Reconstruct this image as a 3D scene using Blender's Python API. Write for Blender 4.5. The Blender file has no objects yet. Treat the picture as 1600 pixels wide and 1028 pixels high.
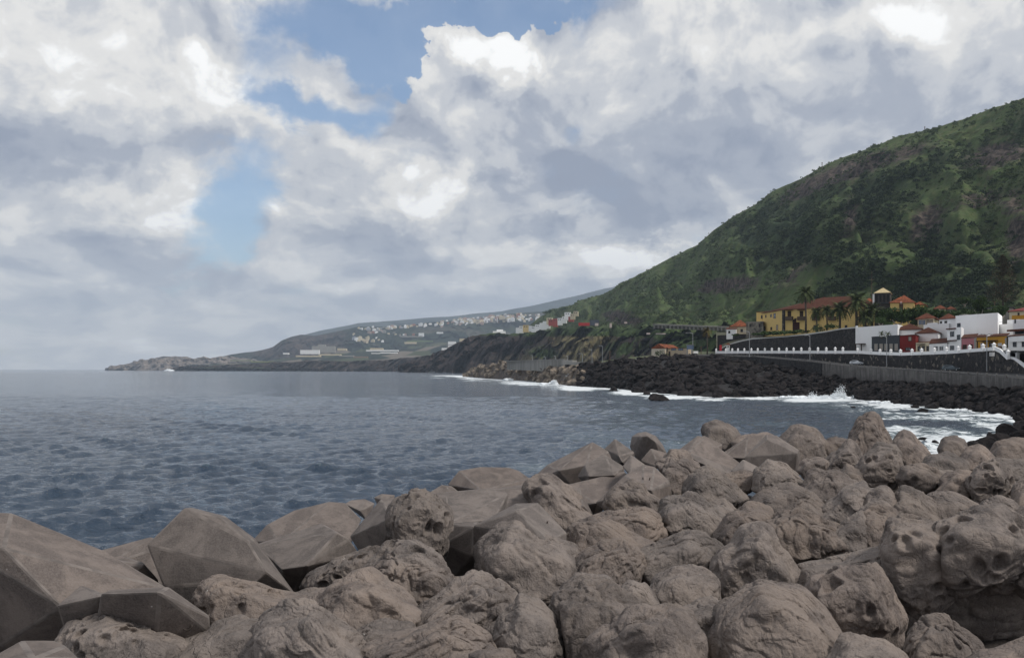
import bpy, bmesh, math, random
import numpy as np
from mathutils import Vector, Matrix
S = bpy.context.scene
COL = S.collection
rad = math.radians
random.seed(7); RNG = np.random.default_rng(7)

# ------------------------------------------------------------------ camera
F, HX, HY, CAMZ = 1556.0, 800.0, 577.0, 9.0      # focal length in photo pixels, centre column, horizon row, eye height
cam_d = bpy.data.cameras.new('camera'); cam = bpy.data.objects.new('camera', cam_d); COL.objects.link(cam)
cam.location = (0, 0, CAMZ); cam.rotation_euler = (rad(90), 0, 0)
cam_d.sensor_width = 36; cam_d.lens = 36 * F / 1600; cam_d.shift_y = (HY - 514) / 1600
cam_d.clip_start = 0.5; cam_d.clip_end = 120000
S.camera = cam
S.view_settings.view_transform = 'Standard'; S.view_settings.look = 'None'
S.view_settings.exposure = 0.0; S.view_settings.gamma = 1.0; S.view_settings.use_curve_mapping = False
S.render.engine = 'CYCLES'
S.cycles.max_bounces = 5; S.cycles.diffuse_bounces = 3; S.cycles.glossy_bounces = 2; S.cycles.volume_bounces = 0
S.cycles.use_denoising = True

# ------------------------------------------------------------------ sun and sky
SUN_EL, SUN_AZ = 50.0, 118.0                      # azimuth clockwise from +Y
sv = Vector((math.sin(rad(SUN_AZ)) * math.cos(rad(SUN_EL)), math.cos(rad(SUN_AZ)) * math.cos(rad(SUN_EL)), math.sin(rad(SUN_EL))))
sun_d = bpy.data.lights.new('sun', 'SUN'); sun = bpy.data.objects.new('sun', sun_d); COL.objects.link(sun)
sun_d.energy = 2.7; sun_d.angle = rad(10); sun_d.color = (1.0, 0.95, 0.88)
sun.rotation_euler = (-sv).to_track_quat('-Z', 'Y').to_euler(); sun.location = (60, -40, 120)

W = bpy.data.worlds.new('World'); S.world = W; W.use_nodes = True
W.cycles.sampling_method = 'MANUAL'; W.cycles.sample_map_resolution = 1024
nt = W.node_tree; nt.nodes.clear()

class G:
    """tiny node-graph writer"""
    def __init__(s, tree): s.t = tree
    def n(s, typ, **kw):
        nd = s.t.nodes.new(typ)
        for k, v in kw.items(): setattr(nd, k, v)
        return nd
    def put(s, sock, v):
        if v is None: return
        if isinstance(v, bpy.types.NodeSocket): s.t.links.new(v, sock)
        else: sock.default_value = v
    def m(s, op, a, b=None, c=None, clamp=False):
        nd = s.n('ShaderNodeMath', operation=op, use_clamp=clamp)
        s.put(nd.inputs[0], a); s.put(nd.inputs[1], b); s.put(nd.inputs[2], c); return nd.outputs[0]
    def v(s, op, a, b=None, scale=None):
        nd = s.n('ShaderNodeVectorMath', operation=op)
        s.put(nd.inputs[0], a); s.put(nd.inputs[1], b)
        if scale is not None: s.put(nd.inputs[3], scale)
        return nd.outputs['Value'] if op in ('LENGTH', 'DOT_PRODUCT', 'DISTANCE') else nd.outputs[0]
    def noise(s, vec, scale, detail=4, rough=0.5, lac=2.0, dist=0.0, col=False):
        nd = s.n('ShaderNodeTexNoise'); s.put(nd.inputs['Vector'], vec)
        nd.inputs['Scale'].default_value = scale; nd.inputs['Detail'].default_value = detail
        nd.inputs['Roughness'].default_value = rough; nd.inputs['Lacunarity'].default_value = lac
        nd.inputs['Distortion'].default_value = dist
        return nd.outputs['Color' if col else 'Fac']
    def vor(s, vec, scale, feature='F1', out='Distance', rnd=1.0):
        nd = s.n('ShaderNodeTexVoronoi', feature=feature); s.put(nd.inputs['Vector'], vec)
        nd.inputs['Scale'].default_value = scale; nd.inputs['Randomness'].default_value = rnd
        return nd.outputs[out]
    def rng(s, x, a, b, c=0.0, d=1.0, smooth=True):
        nd = s.n('ShaderNodeMapRange', interpolation_type='SMOOTHSTEP' if smooth else 'LINEAR')
        s.put(nd.inputs[0], x)
        for i, q in zip((1, 2, 3, 4), (a, b, c, d)): s.put(nd.inputs[i], q)
        return nd.outputs[0]
    def mix(s, f, a, b, mode='MIX'):
        nd = s.n('ShaderNodeMix', data_type='RGBA', blend_type=mode)
        s.put(nd.inputs[0], f)
        s.put(nd.inputs[6], a if isinstance(a, bpy.types.NodeSocket) else (*a[:3], 1))
        s.put(nd.inputs[7], b if isinstance(b, bpy.types.NodeSocket) else (*b[:3], 1))
        return nd.outputs[2]
    def mapping(s, vec, loc=(0, 0, 0), rot=(0, 0, 0), scl=(1, 1, 1), typ='POINT'):
        nd = s.n('ShaderNodeMapping', vector_type=typ); s.put(nd.inputs[0], vec)
        nd.inputs[1].default_value = loc
        nd.inputs[2].default_value = rot
        nd.inputs[3].default_value = scl
        return nd.outputs[0]

g = G(nt)
tc = g.n('ShaderNodeTexCoord').outputs['Generated']
sep = g.n('ShaderNodeSeparateXYZ'); g.put(sep.inputs[0], tc)
sx, sy, sz = sep.outputs
az = g.m('ARCTAN2', sx, sy)
hor = g.m('SQRT', g.m('ADD', g.m('MULTIPLY', sx, sx), g.m('MULTIPLY', sy, sy)))
el = g.m('ARCTAN2', sz, hor)
cmb = g.n('ShaderNodeCombineXYZ'); g.put(cmb.inputs[0], az); g.put(cmb.inputs[1], el); q0 = cmb.outputs[0]
# billows: domain-warped fractal noise in azimuth / elevation, plus the same in true 3-D so nothing repeats at the back
yl = g.m('MULTIPLY', g.m('LOGARITHM', g.m('ADD', g.m('MAXIMUM', el, -0.01), 0.17), math.e), 0.50)
cm2 = g.n('ShaderNodeCombineXYZ'); g.put(cm2.inputs[0], az); g.put(cm2.inputs[1], yl); stretch = cm2.outputs[0]
w1 = g.v('SUBTRACT', g.noise(stretch, 5.0, 3, 0.55, col=True), (0.5, 0.5, 0.5))
w2 = g.v('SUBTRACT', g.noise(stretch, 19.0, 6, 0.62, col=True), (0.5, 0.5, 0.5))
q1 = g.v('ADD', q0, g.v('SCALE', w1, scale=0.075))
q = g.v('ADD', q1, g.v('SCALE', w2, scale=0.075))
def blob_field(base, blobs):
    acc = base
    for (px, py, rx, ry, rot, wt) in blobs:
        a = math.atan((px - HX) / F); e = math.atan((HY - py) / F * math.cos(a))
        mp = g.mapping(q, loc=(a, e, 0), rot=(0, 0, rad(-rot)), scl=(rx / F, ry / F, 1), typ='TEXTURE')
        ln = g.v('LENGTH', g.v('MULTIPLY', mp, (1, 1, 0)))
        acc = g.m('MULTIPLY_ADD', g.rng(ln, 0.0, 1.0, wt, 0.0), 1.0, acc)
    return acc
fb = g.noise(g.v('ADD', stretch, g.v('SCALE', w1, scale=0.05)), 6.0, 9, 0.58)
# the blue gaps (cover below 0.5 is open sky)
cover = blob_field(g.m('MULTIPLY_ADD', fb, 1.7, 0.02), [
    (520, 40, 230, 95, -8, -0.95), (610, 105, 130, 80, 30, -0.8), (430, 165, 130, 60, 20, -0.7), (520, 185, 120, 60, 0, -0.7),
    (840, 30, 150, 55, -20, -0.80), (905, 75, 60, 60, 0, -0.55), (370, 330, 110, 130, 25, -0.8), (420, 250, 90, 60, 0, -0.3), (320, 400, 120, 40, 0, -0.3),
    (700, 12, 260, 30, 0, -0.45), (785, 2, 110, 38, 0, -1.1), (905, 215, 50, 30, 0, -0.30), (255, 435, 60, 25, 0, -0.30),
    (40, 570, 260, 50, 0, -0.30), (750, 95, 130, 85, 10, 1.5), (700, 60, 60, 50, 0, 0.7), (830, 100, 80, 60, 20, 0.9), (640, 120, 60, 50, 40, 0.7), (1150, 80, 400, 160, 0, 0.4), (150, 100, 300, 160, 0, 0.35),
    (480, 100, 80, 50, 30, 0.15), (610, 200, 120, 60, -20, 0.3)])
# brightness of the cloud body
bright = blob_field(0.585, [
    (770, 80, 150, 75, 12, 0.75), (640, 110, 70, 45, 40, 0.25), (150, 110, 360, 190, 0, 0.42), (330, 160, 160, 80, 10, 0.22), (60, 40, 200, 90, 0, 0.1),
    (330, 60, 130, 70, 20, -0.12), (60, 240, 260, 75, -4, -0.34), (250, 320, 170, 70, 0, 0.40), (60, 320, 150, 60, 0, 0.2),
    (120, 395, 330, 40, 0, -0.18), (250, 460, 260, 36, 5, 0.16), (455, 330, 70, 60, 30, 0.26), (560, 320, 180, 50, -18, 0.32),
    (700, 285, 150, 70, -20, 0.42), (900, 330, 90, 45, 20, 0.5), (560, 240, 200, 80, 20, 0.18), (700, 200, 160, 60, 0, 0.08), (870, 262, 80, 42, 10, -0.30), (755, 272, 45, 55, -30, -0.42), (880, 150, 100, 60, 10, -0.18),
    (860, 350, 90, 40, 0, -0.30), (600, 400, 220, 55, 4, -0.24), (1020, 300, 330, 150, 8, -0.38), (1060, 340, 200, 90, -10, -0.14),
    (1250, 170, 420, 130, 4, -0.10), (1060, 60, 230, 100, 0, 0.30), (1380, 15, 280, 60, 0, 0.30), (1020, 400, 190, 42, -14, 0.52),
    (870, 400, 260, 42, 4, 0.34), (760, 475, 320, 40, 0, -0.22), (560, 455, 160, 24, 0, 0.16), (120, 520, 460, 80, 0, 0.22), (1200, 280, 200, 60, 20, -0.08)])
sq = g.v('ADD', stretch, g.v('SCALE', w1, scale=0.10))
fb2 = g.noise(sq, 9.5, 11, 0.56)
fb2b = g.noise(g.v('ADD', sq, (0.014, 0.020, 0)), 9.5, 6, 0.56)     # same billows a little toward the sun: lit and shaded sides
relief = g.m('SUBTRACT', fb2, fb2b)
bl = g.m('MULTIPLY_ADD', g.m('SUBTRACT', fb2, 0.5), 0.58, bright)
bl = g.m('MULTIPLY_ADD', relief, 1.5, bl)
pf = g.n('ShaderNodeTexVoronoi', feature='F1'); g.put(pf.inputs['Vector'], g.v('ADD', sq, g.v('SCALE', w2, scale=0.03))); pf.inputs['Scale'].default_value = 17; pf.inputs['Detail'].default_value = 2; pf.inputs['Roughness'].default_value = 0.55
puff = blob_field(0.35, [(150, 120, 320, 160, 0, 0.5), (780, 90, 190, 120, 10, 1.2), (650, 270, 260, 160, 0, 0.7), (240, 300, 160, 90, 0, 0.5), (230, 450, 300, 60, 0, 0.5), (520, 330, 160, 80, 0, 0.5), (900, 330, 120, 70, 0, 0.6)])
bl = g.m('MULTIPLY_ADD', g.m('MULTIPLY', g.m('SUBTRACT', 0.42, pf.outputs['Distance']), 0.45), puff, bl, clamp=True)
ramp = g.n('ShaderNodeValToRGB'); g.put(ramp.inputs[0], bl)
cr = ramp.color_ramp; cr.interpolation = 'EASE'
cr.elements[0].position = 0.0; cr.elements[0].color = (0.255, 0.290, 0.370, 1)
cr.elements[1].position = 1.0; cr.elements[1].color = (0.93, 0.93, 0.92, 1)
for p_, c_ in ((0.28, (0.345, 0.375, 0.440)), (0.52, (0.515, 0.530, 0.560)), (0.78, (0.725, 0.715, 0.695))):
    e_ = cr.elements.new(p_); e_.color = (*c_, 1)
low = g.rng(el, 0.0, 0.16, 1.0, 0.0)                                  # toward the horizon the layers pale and turn bluer
cloud_c = g.mix(g.m('MULTIPLY', low, 0.42), ramp.outputs[0], (0.76, 0.79, 0.84))
sky = g.n('ShaderNodeTexSky', sky_type='NISHITA', sun_disc=False)
sky.sun_elevation = rad(SUN_EL); sky.sun_rotation = rad(SUN_AZ); sky.air_density = 1.0; sky.dust_density = 0.6; sky.ozone_density = 3.0
cover = g.m('MULTIPLY_ADD', g.m('SUBTRACT', fb2, 0.5), 1.0, cover)
crisp = blob_field(0.0, [(770, 70, 190, 130, 10, 1.3), (640, 130, 110, 90, 30, 1.2)])
wid = g.rng(crisp, 0.0, 0.6, 0.30, 0.045)
a_cl = g.rng(cover, g.m('SUBTRACT', 0.44, wid), g.m('ADD', 0.44, wid), 0.10, 1.0)
bg_sky = g.n('ShaderNodeBackground'); g.put(bg_sky.inputs[0], sky.outputs[0]); bg_sky.inputs[1].default_value = 0.13
bg_cl = g.n('ShaderNodeBackground'); g.put(bg_cl.inputs[0], cloud_c); bg_cl.inputs[1].default_value = 1.20
mx = g.n('ShaderNodeMixShader'); g.put(mx.inputs[0], a_cl); g.put(mx.inputs[1], bg_sky.outputs[0]); g.put(mx.inputs[2], bg_cl.outputs[0])
out = g.n('ShaderNodeOutputWorld'); g.put(out.inputs[0], mx.outputs[0])

# ------------------------------------------------------------------ helpers
def P(px, py, d):
    return np.array([(px - HX) / F * d, d, CAMZ + (HY - py) / F * d])
def dsea(py): return CAMZ * F / (py - HY)
def tag(o, label=None, cat=None, group=None, kind=None):
    if label: o['label'] = label
    if cat: o['category'] = cat
    if group: o['group'] = group
    if kind: o['kind'] = kind
    return o
def obj(name, me, parent=None, mats=()):
    for m_ in mats: me.materials.append(m_)
    o = bpy.data.objects.new(name, me); COL.objects.link(o)
    if parent is not None: o.parent = parent
    return o
def empty(name, loc, label, cat, group=None, rz=0):
    o = bpy.data.objects.new(name, None); COL.objects.link(o)
    o.location = loc; o.rotation_euler = (0, 0, rz); o.empty_display_size = 0.5
    return tag(o, label, cat, group)
def copy_tree(o, parent=None):
    c = o.copy(); COL.objects.link(c); c.parent = parent
    for ch in list(o.children): copy_tree(ch, c)
    return c
def mesh(name, V, Fc, smooth=False):
    me = bpy.data.meshes.new(name)
    V = np.asarray(V, dtype=np.float32); Fc = np.asarray(Fc, dtype=np.int32)
    me.vertices.add(len(V)); me.vertices.foreach_set('co', V.ravel())
    k = Fc.shape[1]
    me.loops.add(Fc.size); me.loops.foreach_set('vertex_index', Fc.ravel())
    me.polygons.add(len(Fc)); me.polygons.foreach_set('loop_start', np.arange(0, Fc.size, k, dtype=np.int32))
    me.polygons.foreach_set('use_smooth', np.full(len(Fc), smooth, dtype=bool))
    me.update(calc_edges=True); me.validate(); return me
def fattr(me, name, arr):
    a = me.attributes.new(name, 'FLOAT', 'POINT'); a.data.foreach_set('value', np.asarray(arr, dtype=np.float32).ravel())

# vectorised gradient noise
_PERM = np.random.default_rng(11).permutation(256).astype(np.int64); _PERM = np.concatenate([_PERM, _PERM, _PERM])
_g = np.random.default_rng(12).normal(size=(256, 3)); _g /= np.linalg.norm(_g, axis=1)[:, None]
def pnoise(p):
    i = np.floor(p).astype(np.int64); f = p - i; i &= 255
    u = f * f * f * (f * (f * 6 - 15) + 10); r = np.zeros(len(p))
    for dx in (0, 1):
        for dy in (0, 1):
            for dz in (0, 1):
                h = _PERM[_PERM[_PERM[i[:, 0] + dx] + i[:, 1] + dy] + i[:, 2] + dz]
                gr = _g[h]
                dt = gr[:, 0] * (f[:, 0] - dx) + gr[:, 1] * (f[:, 1] - dy) + gr[:, 2] * (f[:, 2] - dz)
                wx = u[:, 0] if dx else 1 - u[:, 0]; wy = u[:, 1] if dy else 1 - u[:, 1]; wz = u[:, 2] if dz else 1 - u[:, 2]
                r += wx * wy * wz * dt
    return r * 1.6
def fbm(p, octv=4, gain=0.5, lac=2.07):
    r = 0; a = 1.0; q_ = p.copy()
    for _ in range(octv):
        r = r + a * pnoise(q_); q_ = q_ * lac + 17.3; a *= gain
    return r
def worley(p):
    i = np.floor(p).astype(np.int64); f1 = np.full(len(p), 9.0); idv = np.zeros(len(p))
    for dx in (-1, 0, 1):
        for dy in (-1, 0, 1):
            for dz in (-1, 0, 1):
                c = i + np.array([dx, dy, dz]); m_ = c & 255
                h = _PERM[_PERM[_PERM[m_[:, 0]] + m_[:, 1]] + m_[:, 2]]
                j = _g[h] * 0.45 + 0.5
                dd = np.linalg.norm(c + j - p, axis=1)
                k = dd < f1; f1 = np.where(k, dd, f1); idv = np.where(k, h / 255.0, idv)
    return f1, idv
def sst(a, b, x):
    t = np.clip((x - a) / (b - a), 0, 1); return t * t * (3 - 2 * t)
def lerp_poly(pts, x):
    pts = sorted(pts); return np.interp(x, [p[0] for p in pts], [p[1] for p in pts])

class MB:
    """collects boxes, tubes, quads into one mesh"""
    def __init__(s): s.V = []; s.Fq = []
    def add(s, vs, fs):
        o = len(s.V); s.V += [tuple(v) for v in vs]; s.Fq += [tuple(i + o for i in f) for f in fs]
    def box(s, a, b, R=None, at=(0, 0, 0)):
        x0, y0, z0 = a; x1, y1, z1 = b
        vs = [(x0, y0, z0), (x1, y0, z0), (x1, y1, z0), (x0, y1, z0), (x0, y0, z1), (x1, y0, z1), (x1, y1, z1), (x0, y1, z1)]
        if R is not None: vs = [tuple(R @ Vector(v) + Vector(at)) for v in vs]
        s.add(vs, [(0, 3, 2, 1), (4, 5, 6, 7), (0, 1, 5, 4), (1, 2, 6, 5), (2, 3, 7, 6), (3, 0, 4, 7)])
    def tube(s, pts, rs, n=8, cap=True):
        pts = [Vector(p) for p in pts]; rings = []
        for i, p in enumerate(pts):
            t = (pts[min(i + 1, len(pts) - 1)] - pts[max(i - 1, 0)]).normalized()
            u = t.cross(Vector((0.13, 0.97, 0.21))).normalized(); w = t.cross(u)
            r = rs[i] if hasattr(rs, '__len__') else rs
            rings.append([p + (u * math.cos(6.28318 * k / n) + w * math.sin(6.28318 * k / n)) * r for k in range(n)])
        vs = [v for r_ in rings for v in r_]; fs = []
        for i in range(len(pts) - 1):
            for k in range(n): fs.append((i * n + k, i * n + (k + 1) % n, (i + 1) * n + (k + 1) % n, (i + 1) * n + k))
        if cap: fs += [tuple(range(n))[::-1], tuple((len(pts) - 1) * n + k for k in range(n))]
        s.add(vs, fs)
    def me(s, name, smooth=False, bevel=0):
        me_ = bpy.data.meshes.new(name); me_.from_pydata(s.V, [], s.Fq); me_.update()
        bm = bmesh.new(); bm.from_mesh(me_); bmesh.ops.recalc_face_normals(bm, faces=bm.faces[:])
        if bevel: bmesh.ops.bevel(bm, geom=bm.edges[:], offset=bevel, segments=1, affect='EDGES', clamp_overlap=True)
        if smooth:
            for f in bm.faces: f.smooth = True
        bm.to_mesh(me_); bm.free(); return me_

# ------------------------------------------------------------------ materials
def mat(name, c1, c2=None, scale=1.0, rough=0.85, bump=0.0, bscale=4.0, c3=None, s3=0.3, detail=6, fn=None, metal=0.0, spec=0.3, stretch=None, obj_space=False):
    m_ = bpy.data.materials.new(name); m_.use_nodes = True; t = m_.node_tree; h = G(t)
    b = t.nodes['Principled BSDF']
    b.inputs['Roughness'].default_value = rough; b.inputs['Metallic'].default_value = metal
    b.inputs['Specular IOR Level'].default_value = spec
    pos = h.n('ShaderNodeTexCoord').outputs['Object'] if obj_space else h.n('ShaderNodeNewGeometry').outputs['Position']
    if stretch: pos = h.mapping(pos, scl=stretch)
    col = None
    if c2 is not None:
        col = h.mix(h.rng(h.noise(pos, scale, detail, 0.6), 0.32, 0.68), c1, c2)
    if c3 is not None:
        col = h.mix(h.rng(h.noise(pos, s3, 5, 0.65), 0.50, 0.68), col if col is not None else c1, c3)
    if fn: col = fn(h, pos, col if col is not None else c1, b)
    if col is not None: h.put(b.inputs['Base Color'], col)
    else: b.inputs['Base Color'].default_value = (*c1, 1)
    if bump:
        bp = h.n('ShaderNodeBump'); bp.inputs['Strength'].default_value = 1.0; bp.inputs['Distance'].default_value = bump
        h.put(bp.inputs['Height'], h.noise(pos, bscale, 8, 0.62)); h.put(b.inputs['Normal'], bp.outputs[0])
    return m_

def attr(h, name): return h.n('ShaderNodeAttribute', attribute_name=name).outputs['Fac']

# ================================================================== SEA
SHORE = [(700, 1500), (728, 1200), (760, 960), (800, 830), (850, 660), (885, 560), (905, 520), (960, 470), (1000, 400), (1060, 350), (1110, 318), (1150, 322),
         (1200, 330), (1270, 325), (1310, 312), (1340, 296), (1400, 262), (1450, 238), (1520, 216), (1590, 190), (1640, 160), (1625, 140), (1590, 128), (1560, 120), (1530, 112), (1500, 104), (1470, 96)]
shore = np.array([P(px, HY, d)[:2] for px, d in SHORE])
def shore_dist(xy, line=shore):
    r = np.full(len(xy), 1e9)
    for a, b in zip(line[:-1], line[1:]):
        ab = b - a; t = np.clip(((xy - a) @ ab) / (ab @ ab), 0, 1)
        r = np.minimum(r, np.linalg.norm(xy - (a + t[:, None] * ab), axis=1))
    return r
rs = np.concatenate([np.geomspace(14, 42, 22)[:-1], np.geomspace(42, 330, 360)[:-1], np.geomspace(330, 1600, 110)[:-1], np.geomspace(1600, 60000, 40)])
angs = np.concatenate([np.linspace(-75, -31, 30)[:-1], np.linspace(-31, 31, 520), np.linspace(31, 80, 30)[1:]]) * math.pi / 180
A_, R_ = np.meshgrid(angs, rs); X = (np.tan(np.clip(A_, -1.3, 1.3)) * R_).ravel(); Y = R_.ravel()
X0, Y0 = X.copy(), Y.copy()
spacing = np.gradient(rs)[:, None] * np.ones(len(angs)); spacing = np.maximum(spacing, R_ * 0.0022).ravel()
Z = np.zeros(len(X)); DX = np.zeros(len(X)); DY = np.zeros(len(X))
wr = np.random.default_rng(5)
grp = 0.9 + 0.35 * fbm(np.c_[X0 / 26, Y0 / 26, np.zeros(len(X0))], 3)      # wave groups
for i in range(80):
    L = 0.7 * (20 / 0.7) ** (wr.random() ** 1.7)
    th = math.radians(-62 + wr.normal() * 34)
    kx, ky = math.cos(th) * 6.2832 / L, math.sin(th) * 6.2832 / L
    amp = 0.0070 * L ** 0.86 * (2.3 if L < 4 else 0.40); ph = wr.random() * 6.28
    fade = np.clip((L / spacing - 1.8) / 1.6, 0, 1) * amp * (grp if L < 8 else 1)
    a_ = kx * X0 + ky * Y0 + ph
    Z += fade * np.cos(a_); s_ = np.sin(a_) * fade * 1.1
    DX -= s_ * math.cos(th); DY -= s_ * math.sin(th)
X += DX; Y += DY
Z[Y0 > 3000] = 0
n1, n2 = len(rs), len(angs)
ii = (np.arange(n1 - 1)[:, None] * n2 + np.arange(n2 - 1)[None, :]).ravel()
sea_me = mesh('sea', np.c_[X, Y, Z], np.c_[ii, ii + 1, ii + n2 + 1, ii + n2], True)
sd = shore_dist(np.c_[X0, Y0]); sd = sd / (0.35 + 1.9 * sst(-0.35, 0.6, fbm(np.c_[X0 / 22, Y0 / 22, 0 * X0 + 4], 3))); near = Y0 < 1500
pxs = HX + F * X0 / Y0
foam = np.where(near, np.maximum(sst(1.0, 0.0, sd / (2 + 0.012 * Y0)), 0.62 * sst(1.0, 0.0, sd / (8 + 0.055 * Y0))), 0)
foam = np.where((pxs > 1380) & (Y0 < 260) & (Y0 > 85), np.maximum(foam, 0.50 * sst(1.0, 0.1, sd / 42.0)), foam)      # churned water in the corner of the bay
foam = np.where((pxs > 880) & (Y0 < 700), np.maximum(foam, 0.42 * sst(1.0, 0.0, sd / 46.0)), foam)
foam = np.maximum(foam, 0.40 * sst(0.35, 0.9, (Z - Z.min()) / (Z.max() - Z.min()) * (Y0 < 500)) * (Z > 0.48))
for (fx, fw, fy, fd, fa) in ((1280, 80, 296, 34, 0.8), (1190, 60, 306, 24, 0.62), (1400, 60, 240, 26, 0.66), (905, 45, 480, 90, 0.8), (985, 45, 385, 60, 0.7), (1045, 50, 322, 34, 0.75), (820, 60, 650, 130, 0.62), (1110, 50, 296, 20, 0.6)):
    foam = np.maximum(foam, fa * np.exp(-((pxs - fx) / fw) ** 2 - ((Y0 - fy) / fd) ** 2))
foam = np.maximum(foam, 0.45 * np.exp(-((pxs - 410) / 60) ** 2 - ((Y0 - 47) / 4.5) ** 2))          # backwash behind the blocks
foam = np.maximum(foam, 0.38 * np.exp(-((pxs - 850) / 60) ** 2 - ((Y0 - 92) / 7.0) ** 2))
fattr(sea_me, 'foam', foam)
def water_fn():
    m_ = bpy.data.materials.new('sea water'); m_.use_nodes = True; t = m_.node_tree; h = G(t); b = t.nodes['Principled BSDF']
    pos = h.n('ShaderNodeNewGeometry').outputs['Position']
    big = h.noise(h.mapping(pos, scl=(0.02, 0.008, 1)), 1.0, 3, 0.5)
    base = h.mix(h.rng(big, 0.35, 0.65), (0.024, 0.042, 0.070), (0.038, 0.060, 0.092))
    f = attr(h, 'foam')
    n1_ = h.noise(h.mapping(pos, scl=(0.5, 0.3, 1)), 1.0, 8, 0.68, dist=0.4)
    n3_ = h.noise(h.mapping(pos, scl=(0.10, 0.045, 1)), 1.0, 5, 0.6)
    tur = h.rng(f, 0.05, 0.8)
    base = h.mix(h.m('MULTIPLY', tur, 0.75), base, (0.16, 0.23, 0.25))
    mask = h.rng(h.m('ADD', h.m('MULTIPLY_ADD', f, 1.0, h.m('MULTIPLY', n1_, 0.75)), h.m('MULTIPLY', n3_, 0.45)), 1.0, 1.16)
    mask = h.m('MULTIPLY', mask, h.rng(f, 0.02, 0.2))
    col = h.mix(mask, base, (0.74, 0.78, 0.80))
    h.put(b.inputs['Base Color'], col)
    h.put(b.inputs['Roughness'], h.m('MULTIPLY_ADD', mask, 0.5, 0.07)); b.inputs['IOR'].default_value = 1.333
    h.put(b.inputs['Specular IOR Level'], h.m('MULTIPLY_ADD', mask, -0.4, 0.5))
    a1 = h.noise(h.mapping(pos, rot=(0, 0, rad(25)), scl=(1.2, 2.0, 1)), 1.0, 6, 0.62)
    a2 = h.noise(h.mapping(pos, rot=(0, 0, rad(-18)), scl=(0.16, 0.32, 1)), 1.0, 5, 0.62)
    a3 = h.noise(h.mapping(pos, rot=(0, 0, rad(10)), scl=(0.03, 0.055, 1)), 1.0, 3, 0.6)
    hgt = h.m('MULTIPLY_ADD', a2, 0.22, h.m('MULTIPLY', a1, 0.34)); hgt = h.m('MULTIPLY_ADD', a3, 0.6, hgt); hgt = h.m('MULTIPLY_ADD', h.noise(h.mapping(pos, scl=(3.2, 4.6, 1)), 1.0, 4, 0.6), 0.06, hgt)
    bp = h.n('ShaderNodeBump'); bp.inputs['Distance'].default_value = 1.0; bp.inputs['Strength'].default_value = 1.0
    h.put(bp.inputs['Height'], hgt)
    far = h.rng(h.v('LENGTH', pos), 40.0, 900.0, 0.50, 1.15, False)                # waves too small for the mesh far out: their slopes go into the normal
    nv = h.v('MULTIPLY', h.v('SUBTRACT', h.noise(h.mapping(pos, scl=(1.5, 1.1, 1)), 1.0, 4, 0.6, col=True), (0.5, 0.5, 0.5)), (1.0, 1.0, 0.0))
    h.put(b.inputs['Normal'], h.v('NORMALIZE', h.v('ADD', bp.outputs[0], h.v('SCALE', nv, scale=far)))); return m_
tag(obj('sea', sea_me, mats=[water_fn()]), 'choppy slate blue sea with white foam along the rocky shore', kind='structure')

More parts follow.
